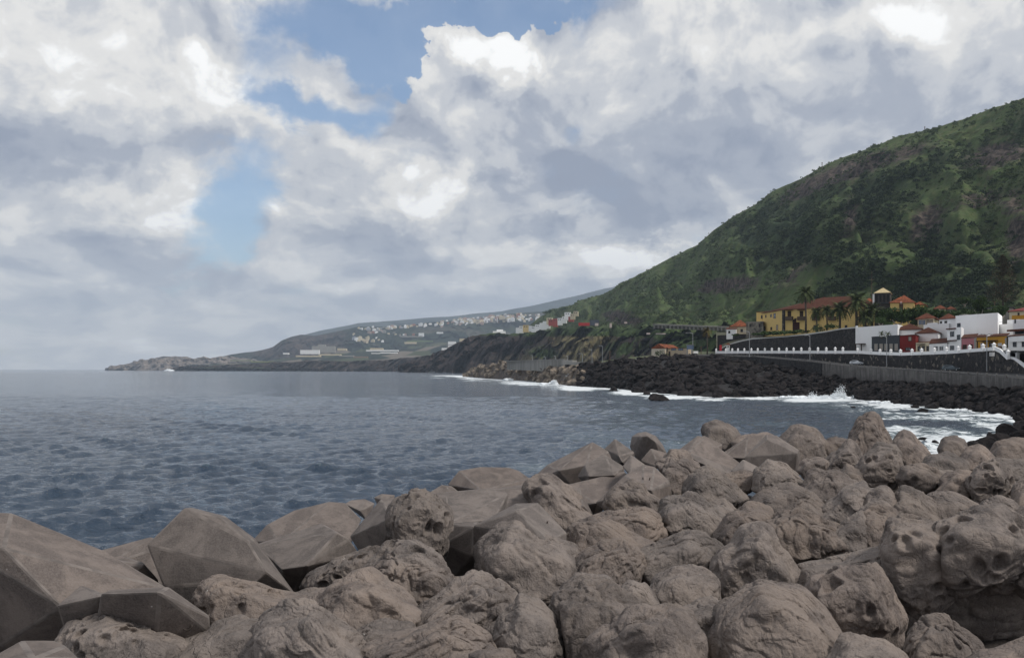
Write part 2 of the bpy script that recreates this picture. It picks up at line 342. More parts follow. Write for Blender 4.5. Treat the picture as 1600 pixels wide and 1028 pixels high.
# ================================================================== CONCRETE ARMOUR BLOCKS
def conc(name, rough_kind):
    def fn(h, pos, col, b):
        grit = h.noise(pos, 22.0, 5, 0.7); blot = h.noise(pos, 1.1, 6, 0.65, dist=0.6); pores = h.vor(pos, 9.0)
        geo = h.n('ShaderNodeNewGeometry'); pt = h.rng(geo.outputs['Pointiness'], 0.44, 0.56)
        info = h.n('ShaderNodeObjectInfo').outputs['Random']
        c = h.mix(h.rng(blot, 0.38, 0.62), (0.088, 0.071, 0.064), (0.190, 0.154, 0.134))
        if rough_kind: c = h.mix(h.m('MULTIPLY', h.rng(h.noise(pos, 0.55, 5, 0.7), 0.42, 0.66), 0.7), c, (0.235, 0.184, 0.148))
        else:
            c = h.mix(0.22, c, (0.140, 0.118, 0.108)); c = h.mix(h.m('MULTIPLY', h.rng(h.noise(h.mapping(pos, rot=(0.2, 0.3, 0), scl=(1.6, 1.6, 0.25)), 1.4, 6, 0.7), 0.52, 0.72), 0.45), c, (0.062, 0.052, 0.050)); c = h.mix(h.rng(h.noise(pos, 13.0, 3, 0.6), 0.62, 0.70, 0, 0.5), c, (0.055, 0.045, 0.043))
        c = h.mix(h.m('MULTIPLY', h.rng(h.noise(pos, 0.9, 7, 0.75, dist=1.0), 0.55, 0.68), 0.5), c, (0.055, 0.048, 0.047))    # dark algae patches
        c = h.mix(h.rng(h.m('MULTIPLY_ADD', grit, 1.0, h.m('MULTIPLY', h.noise(pos, 60.0, 2), 0.5)), 0.5, 1.0, 0.0, 0.35), c, (0.30, 0.26, 0.24))
        c = h.mix(h.m('MULTIPLY', h.rng(h.noise(pos, 3.1, 3, 0.5), 0.73, 0.76), h.rng(h.noise(pos, 30, 2), 0.5, 0.6)), c, (0.55, 0.53, 0.50))   # bird lime
        hs = h.n('ShaderNodeHueSaturation'); h.put(hs.inputs['Color'], c)
        h.put(hs.inputs['Value'], h.m('MULTIPLY_ADD', info, 0.28, 0.75)); hs.inputs['Saturation'].default_value = 1.0
        c = hs.outputs[0]
        lum = h.n('ShaderNodeRGBToBW'); h.put(lum.inputs[0], c); c = h.mix(h.m('MULTIPLY', h.rng(h.m('FRACT', h.m('MULTIPLY', info, 7.3)), 0, 1), 0.35), c, h.mix(1.0, lum.outputs[0], (1.06, 0.99, 0.95), 'MULTIPLY'))
        hgt = h.m('MULTIPLY', grit, 0.016 if rough_kind else 0.007)
        hgt = h.m('MULTIPLY_ADD', h.noise(pos, 3.0, 9, 0.60, dist=0.3), 0.075 if rough_kind else 0.014, hgt)
        hgt = h.m('MULTIPLY_ADD', h.rng(pores, 0.0, 0.22), 0.012 if rough_kind else 0.003, hgt)
        if rough_kind:
            cr_ = h.vor(h.mapping(pos, scl=(0.9, 0.9, 0.45)), 1.6, 'DISTANCE_TO_EDGE')
            crk = h.rng(h.m('MULTIPLY_ADD', h.noise(pos, 2.5, 5), 0.10, cr_), 0.05, 0.075)
            hgt = h.m('MULTIPLY_ADD', crk, 0.003, hgt)
            wv = h.v('ADD', pos, h.v('SCALE', h.noise(pos, 1.3, 3, col=True), scale=0.5))
            c1_ = h.m('ABSOLUTE', h.m('SUBTRACT', h.noise(h.mapping(wv, rot=(0.4, 0.5, 0), scl=(1, 1, 0.45)), 1.7, 3, 0.55), 0.5))
            c2_ = h.m('ABSOLUTE', h.m('SUBTRACT', h.noise(h.mapping(wv, rot=(0.9, -0.6, 0.4), scl=(1, 0.35, 1)), 3.6, 4, 0.6), 0.5))
            hgt = h.m('MULTIPLY_ADD', h.rng(c1_, 0.0, 0.05), 0.018, hgt); hgt = h.m('MULTIPLY_ADD', h.rng(c2_, 0.0, 0.10), 0.012, hgt)
            c = h.mix(h.m('MULTIPLY', h.rng(c1_, 0.002, 0.010, 1, 0), 0.16), c, (0.035, 0.03, 0.028))
            c = h.mix(h.rng(h.vor(pos, 5.5), 0.06, 0.12, 0.5, 0), c, (0.04, 0.034, 0.032))
            c = h.mix(h.m('MULTIPLY', h.rng(h.noise(pos, 5.0, 6, 0.75), 0.5, 0.72), 0.45), c, (0.235, 0.200, 0.178))
        else:
            hgt = h.m('MULTIPLY_ADD', h.noise(h.mapping(pos, scl=(1, 1, 7)), 2.2, 4), 0.006, hgt)      # board marks of the mould
        bp = h.n('ShaderNodeBump'); bp.inputs['Distance'].default_value = 1.0; bp.inputs['Strength'].default_value = 0.9
        h.put(bp.inputs['Height'], hgt); h.put(b.inputs['Normal'], bp.outputs[0])
        return c
    return mat(name, (0.1, 0.1, 0.1), rough=0.92, fn=fn, spec=0.2)
M_rough = conc('weathered lumpy concrete', True); M_smooth = conc('cast concrete', False); M_edge = mat('worn concrete edge', (0.19, 0.165, 0.15), (0.11, 0.095, 0.088), 2.2, rough=0.9, bump=0.012, bscale=14)

def dref(py): return 6.0 / ((py - HY) / F + 0.03)
_ico = {}
def ico(n):
    if n not in _ico:
        bm = bmesh.new(); bmesh.ops.create_icosphere(bm, subdivisions=n, radius=1)
        V = np.array([v.co[:] for v in bm.verts]); Fc = np.array([[v.index for v in f.verts] for f in bm.faces]); bm.free()
        _ico[n] = (V / np.linalg.norm(V, axis=1)[:, None], Fc)
    return _ico[n]
def hull_planes(pts):
    bm = bmesh.new()
    for p in pts: bm.verts.new(p)
    bmesh.ops.convex_hull(bm, input=bm.verts[:]); bm.faces.ensure_lookup_table(); bm.normal_update()
    r = [(np.array(f.normal[:]), np.array(f.verts[0].co[:])) for f in bm.faces if f.calc_area() > 1e-5]; bm.free(); return r
def rock_hull(outl, doff=0.0, k=0.38, tf=0.5, dyy=None):
    """outline in photo pixels -> 3-D control points: the top lies further back, the belly bulges toward the viewer"""
    o = np.array(outl, float); c = o.mean(0); h = np.ptp(o[:, 1]); w = np.ptp(o[:, 0])
    d0 = dref(dyy if dyy else c[1]) + doff; sz = math.sqrt(w * h) / F * d0
    pts = [P(x, y, d0 + k * (c[1] - y) / h * sz * 0.9) for x, y in o]
    for x, y in o:
        for s_, tz, dy in ((0.62, -tf, 0.10), (0.66, tf * 1.1, 0.02), (0.9, tf * 0.5, 0.0)):
            yy = c[1] + (y - c[1]) * s_ + dy * h
            pts.append(P(c[0] + (x - c[0]) * s_, yy, d0 + tz * sz + k * (c[1] - yy) / h * sz * 0.9))
    return np.array(pts), sz
def rock_mesh(name, hulls, lvl=5, p=24, lump=0.05, pit=0.0, fold=0.0, faxis=(0, 0, 1), plate=0.022, seed=0, pitsize=0.34):
    Vs = []; Fs = []; off = 0
    for (pts, sz) in hulls:
        c = pts.mean(0); pl = hull_planes(pts)
        d, Fc = ico(lvl); cv = np.array([0, 0, CAMZ + 5]) - c; cv = cv / np.linalg.norm(cv)
        d = d + 0.5 * cv; d = d / np.linalg.norm(d, axis=1)[:, None]
        s_ = np.zeros(len(d))
        for n_, v_ in pl:
            hh = max(float(n_ @ (v_ - c)), 0.04 * sz); s_ += (np.maximum(0, d @ n_) / hh) ** p
        r = s_ ** (-1.0 / p) * 1.045
        q_ = d * r[:, None]; w_ = q_ / 1.0 + seed * 7.31
        warp = np.c_[fbm(w_ * 0.9 + 3, 3), fbm(w_ * 0.9 + 31, 3), fbm(w_ * 0.9 + 57, 3)]
        disp = lump * sz * 0.95 * fbm(w_ * 1.15 / max(sz, 1) * 2.2, 2) + lump * 0.42 * fbm(w_ * 2.0 + warp * 0.6, 3, 0.5)
        if fold:
            ax = np.array(faxis, float); ax /= np.linalg.norm(ax)
            f_ = (q_ - 0.86 * (q_ @ ax)[:, None] * ax) + warp * 0.22 + seed
            rg = 1 - np.abs(pnoise(f_ * (3.6 / max(sz, 1) * 1.5))) * 2.2; disp -= fold * 0.75 * sz * np.clip(rg, 0, 1) ** 3
            rg = 1 - np.abs(pnoise(f_ * (8.2 / max(sz, 1) * 1.5) + 9)) * 2.2; disp -= fold * 0.22 * sz * np.clip(rg, 0, 1) ** 3
        if pit:
            wf, idv = worley(w_ / (pitsize * sz) + warp * 0.45)
            keep = sst(0.28, 0.36, idv) * sst(-0.45, -0.1, fbm(w_ * 0.8 + 90, 2))
            disp -= 1.25 * pit * sz * keep * sst(0.50, 0.18, wf); disp += 0.18 * pit * sz * keep * np.exp(-((wf - 0.5) / 0.08) ** 2)
        if plate:
            f_ = fbm(w_ * 0.62 * 2.6 / max(sz, 1) + warp * 0.35 + 41, 3, 0.4)
            disp += plate * sst(-0.012, 0.012, f_ - 0.06) + plate * 0.6 * sst(-0.01, 0.01, f_ + 0.22)
            disp -= plate * 0.5 * np.exp(-((f_ - 0.045) / 0.012) ** 2)
        Vs.append(c + d * (r + disp)[:, None]); Fs.append(Fc + off); off += len(d)
    return mesh(name, np.vstack(Vs), np.vstack(Fs), True)
def rock(label, outl, lvl_=5, doff=0.0, extra=None, name='armour_block', cat='armour block', group='lumpy concrete armour blocks', k=0.38, tf=0.5, **kw):
    o_ = np.array(outl, float); px_ = math.sqrt(np.ptp(o_[:, 0]) * np.ptp(o_[:, 1])); lvl = 7 if px_ > 150 else 6 if px_ > 58 else 5
    o_ = o_.mean(0) + (o_ - o_.mean(0)) * 1.14; hs = [rock_hull(o_, doff, k, tf)]
    kw.setdefault('fold', 0.030); kw.setdefault('faxis', random.choice([(0.8, 0.5, 0.5), (-0.7, 0.3, 0.7), (0.2, 0.3, 1), (1, 0.3, 0.2), (-0.9, 0.2, 0.3)]))
    c = hs[0][0].mean(0)
    me = rock_mesh(name, hs, lvl, seed=random.random() * 50, **kw); me.transform(Matrix.Translation(-Vector(c)))
    o = obj(name, me, mats=[M_rough]); o.location = c
    for e in (extra or []):
        me = rock_mesh('limb', [rock_hull(e[0], e[1] + doff, k, tf)], min(lvl, 6), seed=random.random() * 50, **kw); me.transform(Matrix.Translation(-Vector(c))); obj('limb', me, o, [M_rough])
    return tag(o, label, cat, group)
def facet(label, d0, hulls, chamfer=0.05):
    """cast block: each hull is a list of (px, py, metres behind d0)"""
    bm = bmesh.new()
    for pts in hulls:
        b2 = bmesh.new()
        for (x, y, dz) in pts: b2.verts.new(P(x, y, d0 + dz))
        r = bmesh.ops.convex_hull(b2, input=b2.verts[:])
        dead = [v for v in b2.verts if not v.link_faces]; bmesh.ops.delete(b2, geom=dead, context='VERTS')
        bmesh.ops.dissolve_limit(b2, angle_limit=rad(9), verts=b2.verts[:], edges=b2.edges[:])
        for f_ in b2.faces: f_.material_index = 0
        rb_ = bmesh.ops.bevel(b2, geom=b2.edges[:], offset=chamfer, segments=2, profile=0.6, affect='EDGES', clamp_overlap=True)
        for f_ in rb_['faces']: f_.material_index = 1
        bmesh.ops.triangulate(b2, faces=b2.faces[:])
        t_ = bpy.data.meshes.new('t'); b2.to_mesh(t_); b2.free(); bm.from_mesh(t_); bpy.data.meshes.remove(t_)
    bmesh.ops.recalc_face_normals(bm, faces=bm.faces[:])
    me = bpy.data.meshes.new('cast_block'); bm.to_mesh(me); bm.free()
    c = Vector(P(hulls[0][0][0], hulls[0][0][1], d0)); me.transform(Matrix.Translation(-c))
    o = obj('cast_block', me, mats=[M_smooth, M_edge]); o.location = c
    return tag(o, label, 'armour block', 'angular cast concrete armour blocks')
# ---- rubble bed beneath the blocks
gx, gy = np.meshgrid(np.linspace(-40, 90, 200), np.linspace(4, 130, 200)); gx = gx.ravel(); gy = gy.ravel()
crest = np.interp(HX + F * gx / gy, [-400, 0, 160, 300, 560, 830, 1000, 1140, 1400, 1520, 1700], [805, 815, 870, 850, 800, 770, 735, 700, 705, 705, 690])
dcr = dref(crest)
zc = 9 - (6.0 / 1 - 0.03 * gy) * 1.0
zb = 3.0 + 0.03 * gy - 2.5 - np.maximum(0, gy - dcr) * 0.42 + 0.45 * fbm(np.c_[gx / 2.5, gy / 2.5, gx * 0], 4)
zb = np.maximum(zb, -2.5)
ii = (np.arange(199)[:, None] * 200 + np.arange(199)[None, :]).ravel()
M_bed = mat('dark rubble', (0.035, 0.030, 0.028), (0.07, 0.06, 0.055), 1.5, bump=0.2, bscale=3)
tag(obj('rubble_bed', mesh('rubble_bed', np.c_[gx, gy, zb], np.c_[ii, ii + 1, ii + 201, ii + 200], True), mats=[M_bed]), 'dark rubble bed under the armour blocks', kind='structure')

# ---- angular cast blocks, left and middle: (px, py, metres behind the block's own distance); the lit edge is nearest, the shaded side tucks back under it
facet('huge stained cast block cut by the left edge of the photo', 21.0, [
    [(-70, 798, 2.6), (18, 801, 2.4), (165, 861, 2.6), (262, 918, 1.9), (262, 940, 1.7), (96, 948, -0.1), (6, 856, 0.15), (-70, 850, 0.3), (112, 975, 0.5), (112, 1060, 1.9), (-80, 1060, 1.9), (20, 840, 5.0), (190, 915, 4.6), (-60, 980, 4.6)]])
facet('low cast block with a lifting hook and a clipped right end, foremost on the left', 19.4, [
    [(158, 927, 0.0), (250, 924, -0.25), (263, 916, 0.9), (172, 921, 1.0), (240, 1035, 0.75), (140, 1035, 1.0), (328, 962, 0.9), (330, 990, 1.0), (300, 1020, 1.1), (285, 960, 2.8), (150, 980, 2.6)]])
facet('small pyramid-shaped cast end joined to the huge stained block', 19.9, [
    [(88, 946, 0.0), (127, 913, 1.5), (164, 927, 0.4), (160, 930, -0.1), (150, 1000, 0.7), (104, 1000, 0.5), (130, 955, 2.4)]])
facet('tall grey cast block with a chipped slanting right edge against the water', 24.5, [
    [(229, 851, 0.5), (262, 821, 0.75), (288, 793, 1.0), (343, 808, 0.75), (388, 845, 0.2), (417, 893, -0.35), (403, 907, -0.35), (330, 990, 0.0), (255, 916, 0.2), (237, 880, 0.35),
     (298, 792, 2.0), (352, 806, 1.9), (399, 841, 1.6), (424, 886, 1.3), (463, 929, 1.0), (441, 932, 1.1), (420, 990, 1.9), (300, 985, 2.4), (250, 850, 2.6)]])
facet('sloping dark block wedged in the gap beside the tall grey block, nearest the water', 29.0, [
    [(150, 861, 1.2), (190, 851, 1.4), (236, 838, 1.5), (262, 850, 1.2), (258, 915, 0.6), (200, 908, 0.4), (168, 882, 0.4), (160, 875, 2.6), (240, 870, 2.8)]])
facet('small worn block top low in the gap right of the huge stained block', 25.2, [
    [(165, 873, 1.0), (190, 867, 1.3), (223, 878, 0.4), (225, 881, 0.1), (248, 906, 0.7), (250, 930, 0.9), (180, 930, 0.1), (160, 890, 0.2), (200, 890, 2.0)]])
facet('low wide cast block with a dark triangular left end beside the foam', 32.5, [
    [(393, 845, 1.0), (417, 819, 1.3), (437, 849, -0.2), (459, 797, 1.9), (515, 783, 2.1), (540, 785, 2.0), (565, 811, 1.2), (548, 850, 0.0), (480, 880, -0.2), (404, 862, 1.0), (425, 880, 1.2), (470, 840, 4.2), (550, 840, 4.2)]])
facet('cast block with a coarse pebbled sloping top in front of the low wide block', 27.0, [
    [(399, 850, 1.8), (503, 817, 2.3), (527, 831, 0.9), (479, 884, -0.5), (440, 889, -0.2), (546, 842, 1.2), (563, 866, 1.6), (552, 880, 1.7), (479, 925, 0.8), (455, 935, 0.9), (480, 870, 3.4), (545, 880, 3.2)]])
facet('long trough-topped cast block with a dark wedge end left of the pitted boulder', 30.5, [
    [(546, 838, 1.2), (594, 780, 1.9), (613, 808, -0.1), (592, 868, 0.5), (566, 870, 1.0), (620, 900, 1.0), (640, 773, 2.7), (700, 768, 3.2), (700, 803, 0.8), (690, 880, 1.2), (610, 840, 4.2)],
    [(640, 774, 2.7), (762, 762, 3.6), (795, 770, 3.2), (772, 812, 1.0), (700, 817, 0.2), (640, 826, 0.2), (690, 880, 1.2), (780, 870, 2.0), (720, 800, 4.8)]])
facet('smooth shallow cast block running behind the trough-topped block', 36.0, [
    [(690, 770, 1.3), (742, 764, 1.9), (826, 757, 2.5), (880, 757, 2.1), (905, 761, 1.7), (912, 790, 0.0), (930, 810, 0.6), (860, 850, 0.4), (760, 815, -0.4), (800, 800, 4.5), (900, 800, 4)]])
facet('pale cast block with a tilted hexagonal end plate and hook slot in the centre', 27.0, [
    [(806, 786, 1.9), (841, 785, 2.1), (886, 832, 1.3), (857, 845, -0.35), (846, 843, -0.35), (808, 797, 0.5), (884, 848, 1.2), (858, 850, -0.1), (739, 821, 1.0), (735, 905, 1.6), (862, 868, 0.9), (884, 868, 1.6), (800, 915, 1.5), (820, 830, 3.8), (760, 880, 3.6)]])
facet('faceted flank of a cast block in shade beside the hexagonal end plate', 28.2, [
    [(692, 817, 1.2), (744, 814, 1.0), (740, 822, -0.1), (738, 868, -0.3), (700, 910, 0.9), (692, 850, 0.5), (790, 920, 1.2), (800, 830, 1.2), (740, 860, 2.8), (800, 860, 2.6)]])
facet('dark hump-backed cast block at the water beyond the trough-topped block', 46.0, [
    [(699, 757, 1.4), (717, 735, 1.8), (750, 729, 2.2), (795, 730, 2.5), (811, 735, 2.3), (828, 747, 1.5), (815, 758, 0.7), (752, 766, -0.7), (716, 766, 0.9), (760, 795, 0.2), (820, 780, 1), (760, 750, 4.5)]])
facet('big dark wedge-shaped cast block with a long slanting edge against the water', 46.5, [
    [(820, 757, 1.2), (855, 726, 1.9), (895, 704, 2.2), (926, 690, 2.6), (951, 705, 1.9), (916, 727, -0.3), (872, 735, -0.7), (900, 753, 0.4), (930, 800, 0.6), (850, 790, 0.6), (975, 760, 0.9), (900, 740, 5)]])
facet('small faceted cast block on the flank of the big dark wedge', 43.8, [
    [(902, 744, 0.9), (914, 725, 0.9), (945, 710, 1.9), (976, 729, 1.0), (960, 742, -0.4), (920, 744, -0.2), (925, 770, 0.6), (975, 770, 0.6), (940, 740, 3)]])
facet('pointed cast block with a whitened tip between the wedge and the dark drum', 51.5, [
    [(944, 701, 1.2), (961, 685, 1.4), (991, 706, 1.2), (992, 735, 1.2), (972, 722, -0.5), (967, 712, -0.3), (950, 730, 0.9), (970, 715, 3.2)]])
facet('dark drum-shaped cast block with bird-limed rim against the water', 55.0, [
    [(984, 698, 0.9), (987, 682, 1.1), (996, 676, 1.3), (1009, 674, 1.5), (1025, 681, 1.5), (1036, 695, 1.2), (1042, 708, 1.1), (1036, 728, 1.0), (1003, 728, 0.6), (990, 712, 0.7), (1012, 681, -0.2), (1004, 682, -0.1), (1024, 690, 0.0), (1012, 690, 3.6)]])
facet('small slanted block leaning on the foot of the dark drum', 52.0, [
    [(1001, 719, 0.8), (1017, 700, 1.2), (1046, 709, 1.2), (1044, 722, 0.2), (1031, 731, -0.3), (1010, 738, 0.5), (1025, 718, 2.6)]])
facet('cast block with a pale trapezoid end plate and a hook, mid right of centre', 38.0, [
    [(976, 742, 2.0), (1005, 725, 2.9), (1023, 729, 2.8), (1046, 751, 1.9), (1017, 766, -0.2), (1004, 763, -0.1), (1047, 757, 1.8), (1052, 783, 2.1), (1034, 795, 0.9), (1015, 769, -0.05), (930, 785, 1.5), (952, 806, 1.2), (1005, 810, 1.0), (980, 780, 4.2), (1030, 780, 4.2)]])
facet('small slanted cast face rising behind the trapezoid end plate', 41.5, [
    [(972, 729, 0.9), (986, 710, 1.4), (1009, 726, 1.2), (985, 742, -0.2), (1002, 765, 0.6), (990, 740, 3)]])
facet('flat-topped smooth cast block between the wedge and the trapezoid plate', 42.0, [
    [(885, 757, 0.9), (975, 736, 1.9), (990, 748, 1.4), (932, 786, -0.6), (915, 790, -0.4), (925, 815, 0.6), (900, 805, 0.5), (868, 785, 0.2), (930, 780, 4)]])
facet('slab block with a long rail-like ridge pointing right', 50.5, [
    [(1054, 707, 1.2), (1075, 691, 1.8), (1090, 680, 2.4), (1101, 683, 2.2), (1132, 707, 1.5), (1162, 727, 0.8), (1140, 738, -0.2), (1072, 712, -0.2), (1080, 740, 0.9), (1110, 730, 3.8)]])
facet('narrow bright rail of concrete lying along the slab block', 49.2, [
    [(1070, 708, 0.3), (1083, 708, 0.7), (1160, 738, 0.4), (1139, 741, -0.3), (1092, 722, -0.1), (1095, 738, 0.8), (1142, 758, 0.6), (1110, 735, 1.8)]])
facet('thin upended bar of concrete leaning behind the slab block', 56.0, [
    [(1094, 682, 0), (1100, 680, 0.3), (1129, 694, 0.2), (1128, 705, 0), (1118, 700, -0.5), (1095, 686, -0.3), (1112, 692, 1.4)]])
facet('large cast block with a smooth pentagonal face on the waterside crest', 50.0, [
    [(1163, 714, 0.3), (1199, 686, 0.6), (1246, 708, -0.1), (1242, 748, 0.5), (1200, 765, 0.2), (1164, 748, 0.3), (1198, 678, 1.7), (1213, 680, 2.1), (1249, 703, 1.6), (1252, 740, 1.9), (1210, 720, 4.8)]])
facet('grooved cast block behind the pentagonal face, left side', 54.5, [
    [(1128, 708, 0.9), (1168, 682, 1.7), (1196, 678, 1.9), (1200, 700, 1.4), (1164, 716, -0.4), (1130, 714, 0.3), (1160, 735, 0.6), (1170, 700, 4)]])
facet('dark sloping block under the pentagonal face', 46.0, [
    [(1142, 735, 0.8), (1161, 717, 1.3), (1189, 731, 1.1), (1192, 760, 0.9), (1164, 742, -0.4), (1160, 768, 0.5), (1140, 762, 0.5), (1165, 740, 3)]])
facet('small dark block end at the water above the low wide block', 40.0, [
    [(538, 787, 0.6), (548, 781, 0.9), (570, 779, 1.0), (586, 786, 0.8), (575, 815, 0.3), (562, 798, -0.3), (560, 795, 2.4)]])
facet('little block tip peeping over the trough-topped block', 41.5, [
    [(584, 777, 0.4), (596, 771, 0.6), (618, 773, 0.7), (612, 790, 0.2), (596, 780, -0.3), (590, 790, 0.2), (600, 780, 1.8)]])
facet('low pale block tip left of the dark hump-backed block', 46.0, [
    [(672, 768, 0.3), (690, 757, 0.8), (706, 759, 0.8), (718, 768, 0.5), (700, 785, -0.1), (675, 780, -0.1), (695, 770, 2)]])
facet('pale corner of a cast block cut by the bottom left corner', 14.4, [
    [(-20, 1030, 0.5), (33, 1000, 1.3), (86, 1000, 1.4), (52, 1028, -0.3), (104, 1008, 1.1), (124, 1028, 0.7), (130, 1080, 0.9), (40, 1080, 0.2), (-40, 1080, 0.4), (50, 1030, 2.6)]])
MH = mat('rusty lifting hook', (0.05, 0.04, 0.035)); 
for (px, py, d) in ((292, 975, 20.0), (850, 814, 28.0), (1010, 746, 39.0)):
    mb = MB(); r_h = 0.10 if d < 30 else 0.14
    mb.tube([(r_h * math.cos(a), 0, -abs(r_h * 1.2) * math.sin(a)) for a in np.linspace(0, math.pi, 9)], 0.022, 6)
    o = obj('lifting_hook', mb.me('lifting_hook', True), mats=[MH]); o.location = P(px, py, d); tag(o, {292: 'steel hook on the low cast block at the left', 850: 'steel hook on the tilted hexagonal end plate', 1010: 'steel hook on the trapezoid end plate'}[px], 'hook')

# ---- lumpy weathered blocks: outline (photo pixels), style
V_ = (0.15, 0.2, 1); D1 = (0.8, 0.5, 0.6); D2 = (-0.7, 0.3, 0.7); H_ = (1, 0.3, 0.15)
rock('boulder-like block with a deeply pitted upright head and a fluted skirt', [(606, 812), (618, 785), (640, 771), (662, 768), (684, 778), (700, 805), (699, 840), (690, 868), (655, 872), (618, 850)], 6, -5.2, k=0.1, pit=0.11, pitsize=0.20, lump=0.05, plate=0.02,
     extra=[([(560, 888), (600, 845), (650, 840), (690, 865), (706, 905), (722, 928), (690, 946), (650, 944), (610, 915)], 5.0), ([(468, 918), (480, 895), (530, 868), (590, 850), (625, 870), (600, 905), (540, 915), (482, 928)], 5.6)])
rock('fluted stump at the foot of the pitted upright head', [(585, 890), (610, 868), (660, 872), (695, 890), (712, 925), (690, 945), (640, 948), (605, 920)], 5, -0.3, fold=0.10, faxis=V_, lump=0.05)
rock('small round lump in the shade right of the fluted stump', [(686, 908), (700, 901), (722, 905), (732, 918), (715, 930), (690, 925)], 4, 0.5)
rock('pockmarked flat-topped block below the tall grey block', [(306, 932), (322, 910), (352, 904), (385, 915), (420, 925), (466, 932), (462, 958), (405, 985), (335, 985), (310, 962)], 5, 0, pit=0.07, pitsize=0.24, lump=0.05)
rock('sponge-pitted block at the bottom beside the pale cast corner', [(92, 1005), (108, 976), (145, 961), (195, 962), (238, 985), (285, 1003), (270, 1060), (95, 1060)], 6, 0, pit=0.085, pitsize=0.17, lump=0.05, plate=0.02)
rock('sloping scratched block between the sponge-pitted and the pale creased block', [(235, 1030), (300, 993), (365, 970), (405, 972), (425, 990), (405, 1060), (240, 1060)], 5, 0.6, fold=0.03, faxis=D1, lump=0.06)
rock('creased pale block with one dark hollow, bottom left of centre', [(392, 1020), (415, 968), (455, 948), (488, 943), (515, 962), (545, 990), (580, 1020), (575, 1070), (400, 1070)], 6, -0.6, fold=0.035, faxis=D2, lump=0.09, pit=0.05, pitsize=0.5)
rock('broad dented block with a round shallow basin in its top', [(478, 965), (500, 926), (540, 900), (578, 896), (612, 915), (640, 940), (668, 965), (660, 990), (600, 1005), (520, 990)], 6, 0.3, lump=0.08, pit=0.06, pitsize=0.6, plate=0.028)
rock('cracked low block in front of the basin-topped block', [(570, 1015), (630, 992), (700, 962), (745, 985), (775, 1015), (785, 1070), (580, 1070)], 5, -0.2, fold=0.07, faxis=D1, lump=0.06)
rock('ribbed block with long diagonal grooves, like a folded sack', [(650, 965), (700, 928), (735, 900), (762, 899), (796, 920), (805, 945), (785, 1000), (740, 1025), (672, 1000)], 6, 0.4, fold=0.085, faxis=(0.7, 0.2, 0.75), lump=0.05)
rock('smooth upright shoulder block right of the ribbed sack block', [(773, 1010), (788, 962), (812, 931), (842, 945), (864, 968), (872, 1005), (864, 1055), (780, 1055)], 5, 0, lump=0.05, plate=0.03)
rock('tiny pale rock crumb between two blocks at the bottom edge', [(735, 1022), (752, 1014), (790, 1015), (803, 1026), (790, 1045), (745, 1045)], 4, -2)
rock('big angular lump with a chiselled slope left of the striped slab', [(747, 868), (766, 838), (785, 818), (822, 822), (838, 845), (866, 860), (905, 868), (915, 905), (880, 948), (835, 948), (778, 908), (754, 892)], 6, 0, lump=0.08, fold=0.03, faxis=D2, plate=0.033)
rock('tall nodding lump with a knobbly crest above the pale end plate', [(820, 766), (834, 749), (858, 742), (880, 755), (893, 778), (918, 800), (948, 828), (930, 850), (890, 838), (868, 808), (848, 788), (826, 782)], 5, 0.5, pit=0.05, pitsize=0.25, lump=0.08)
rock('rounded rubbly block left of the dark crevice', [(943, 788), (955, 764), (980, 755), (1003, 759), (1020, 775), (1038, 795), (1015, 808), (960, 808)], 5, -0.5, lump=0.10, pit=0.04, pitsize=0.3)
rock('short striped block with parallel gouges beside the crevice', [(925, 815), (950, 798), (1005, 795), (1030, 810), (1038, 835), (1026, 852), (985, 850), (940, 835)], 5, 0, fold=0.07, faxis=(0.9, 0.2, 0.3))
rock('smooth wedge lump with a single straight cast seam', [(883, 858), (893, 822), (925, 808), (958, 820), (1000, 842), (1022, 852), (1010, 872), (960, 880), (900, 875)], 5, -0.4, lump=0.06, plate=0.028)
rock('fan-ribbed block in the middle of the field', [(890, 895), (905, 868), (940, 850), (975, 847), (1002, 868), (1004, 898), (985, 920), (930, 925)], 5, 0.0, fold=0.085, faxis=(0.6, 0.3, 0.6), lump=0.05)
rock('long planked slab tilted up to the right', [(985, 890), (1000, 862), (1045, 845), (1078, 831), (1100, 836), (1128, 862), (1122, 895), (1060, 915), (1005, 920)], 5, 0.3, fold=0.06, faxis=(0.9, 0.2, 0.5), lump=0.04, plate=0.044)
rock('dark speckled dome just below the planked slab', [(1011, 928), (1028, 902), (1058, 885), (1092, 890), (1118, 905), (1116, 955), (1040, 962)], 5, 0.2, lump=0.05)
rock('smooth leaf-shaped block squeezed behind the flap-topped block', [(962, 930), (985, 909), (1008, 914), (1027, 940), (1030, 962), (975, 962)], 4, 0.3, lump=0.04)
rock('shaggy block with a thin loose flap of concrete on its back', [(860, 945), (868, 922), (905, 911), (948, 914), (985, 935), (1015, 965), (985, 1000), (940, 1055), (882, 1055), (868, 990)], 6, -0.2, fold=0.06, faxis=V_, lump=0.08, plate=0.050)
rock('jagged block with a peeling lip, bottom centre', [(922, 1030), (945, 985), (985, 958), (1045, 952), (1078, 968), (1096, 1005), (1100, 1070), (925, 1070)], 6, -0.5, lump=0.10, fold=0.03, faxis=D1, plate=0.055)
rock('pale ribbed block tucked between the peeling-lip and the largest block', [(1040, 960), (1065, 945), (1108, 937), (1140, 948), (1135, 1000), (1125, 1050), (1085, 1010)], 5, 0.3, fold=0.05, faxis=D1, lump=0.06)
rock('largest smooth block with a pointed crown, bottom right of centre', [(1113, 985), (1128, 948), (1158, 922), (1184, 903), (1212, 912), (1250, 922), (1285, 955), (1310, 1000), (1345, 1060), (1220, 1085), (1115, 1060)], 6, -0.2, lump=0.055, plate=0.033, pit=0.02, pitsize=0.3)
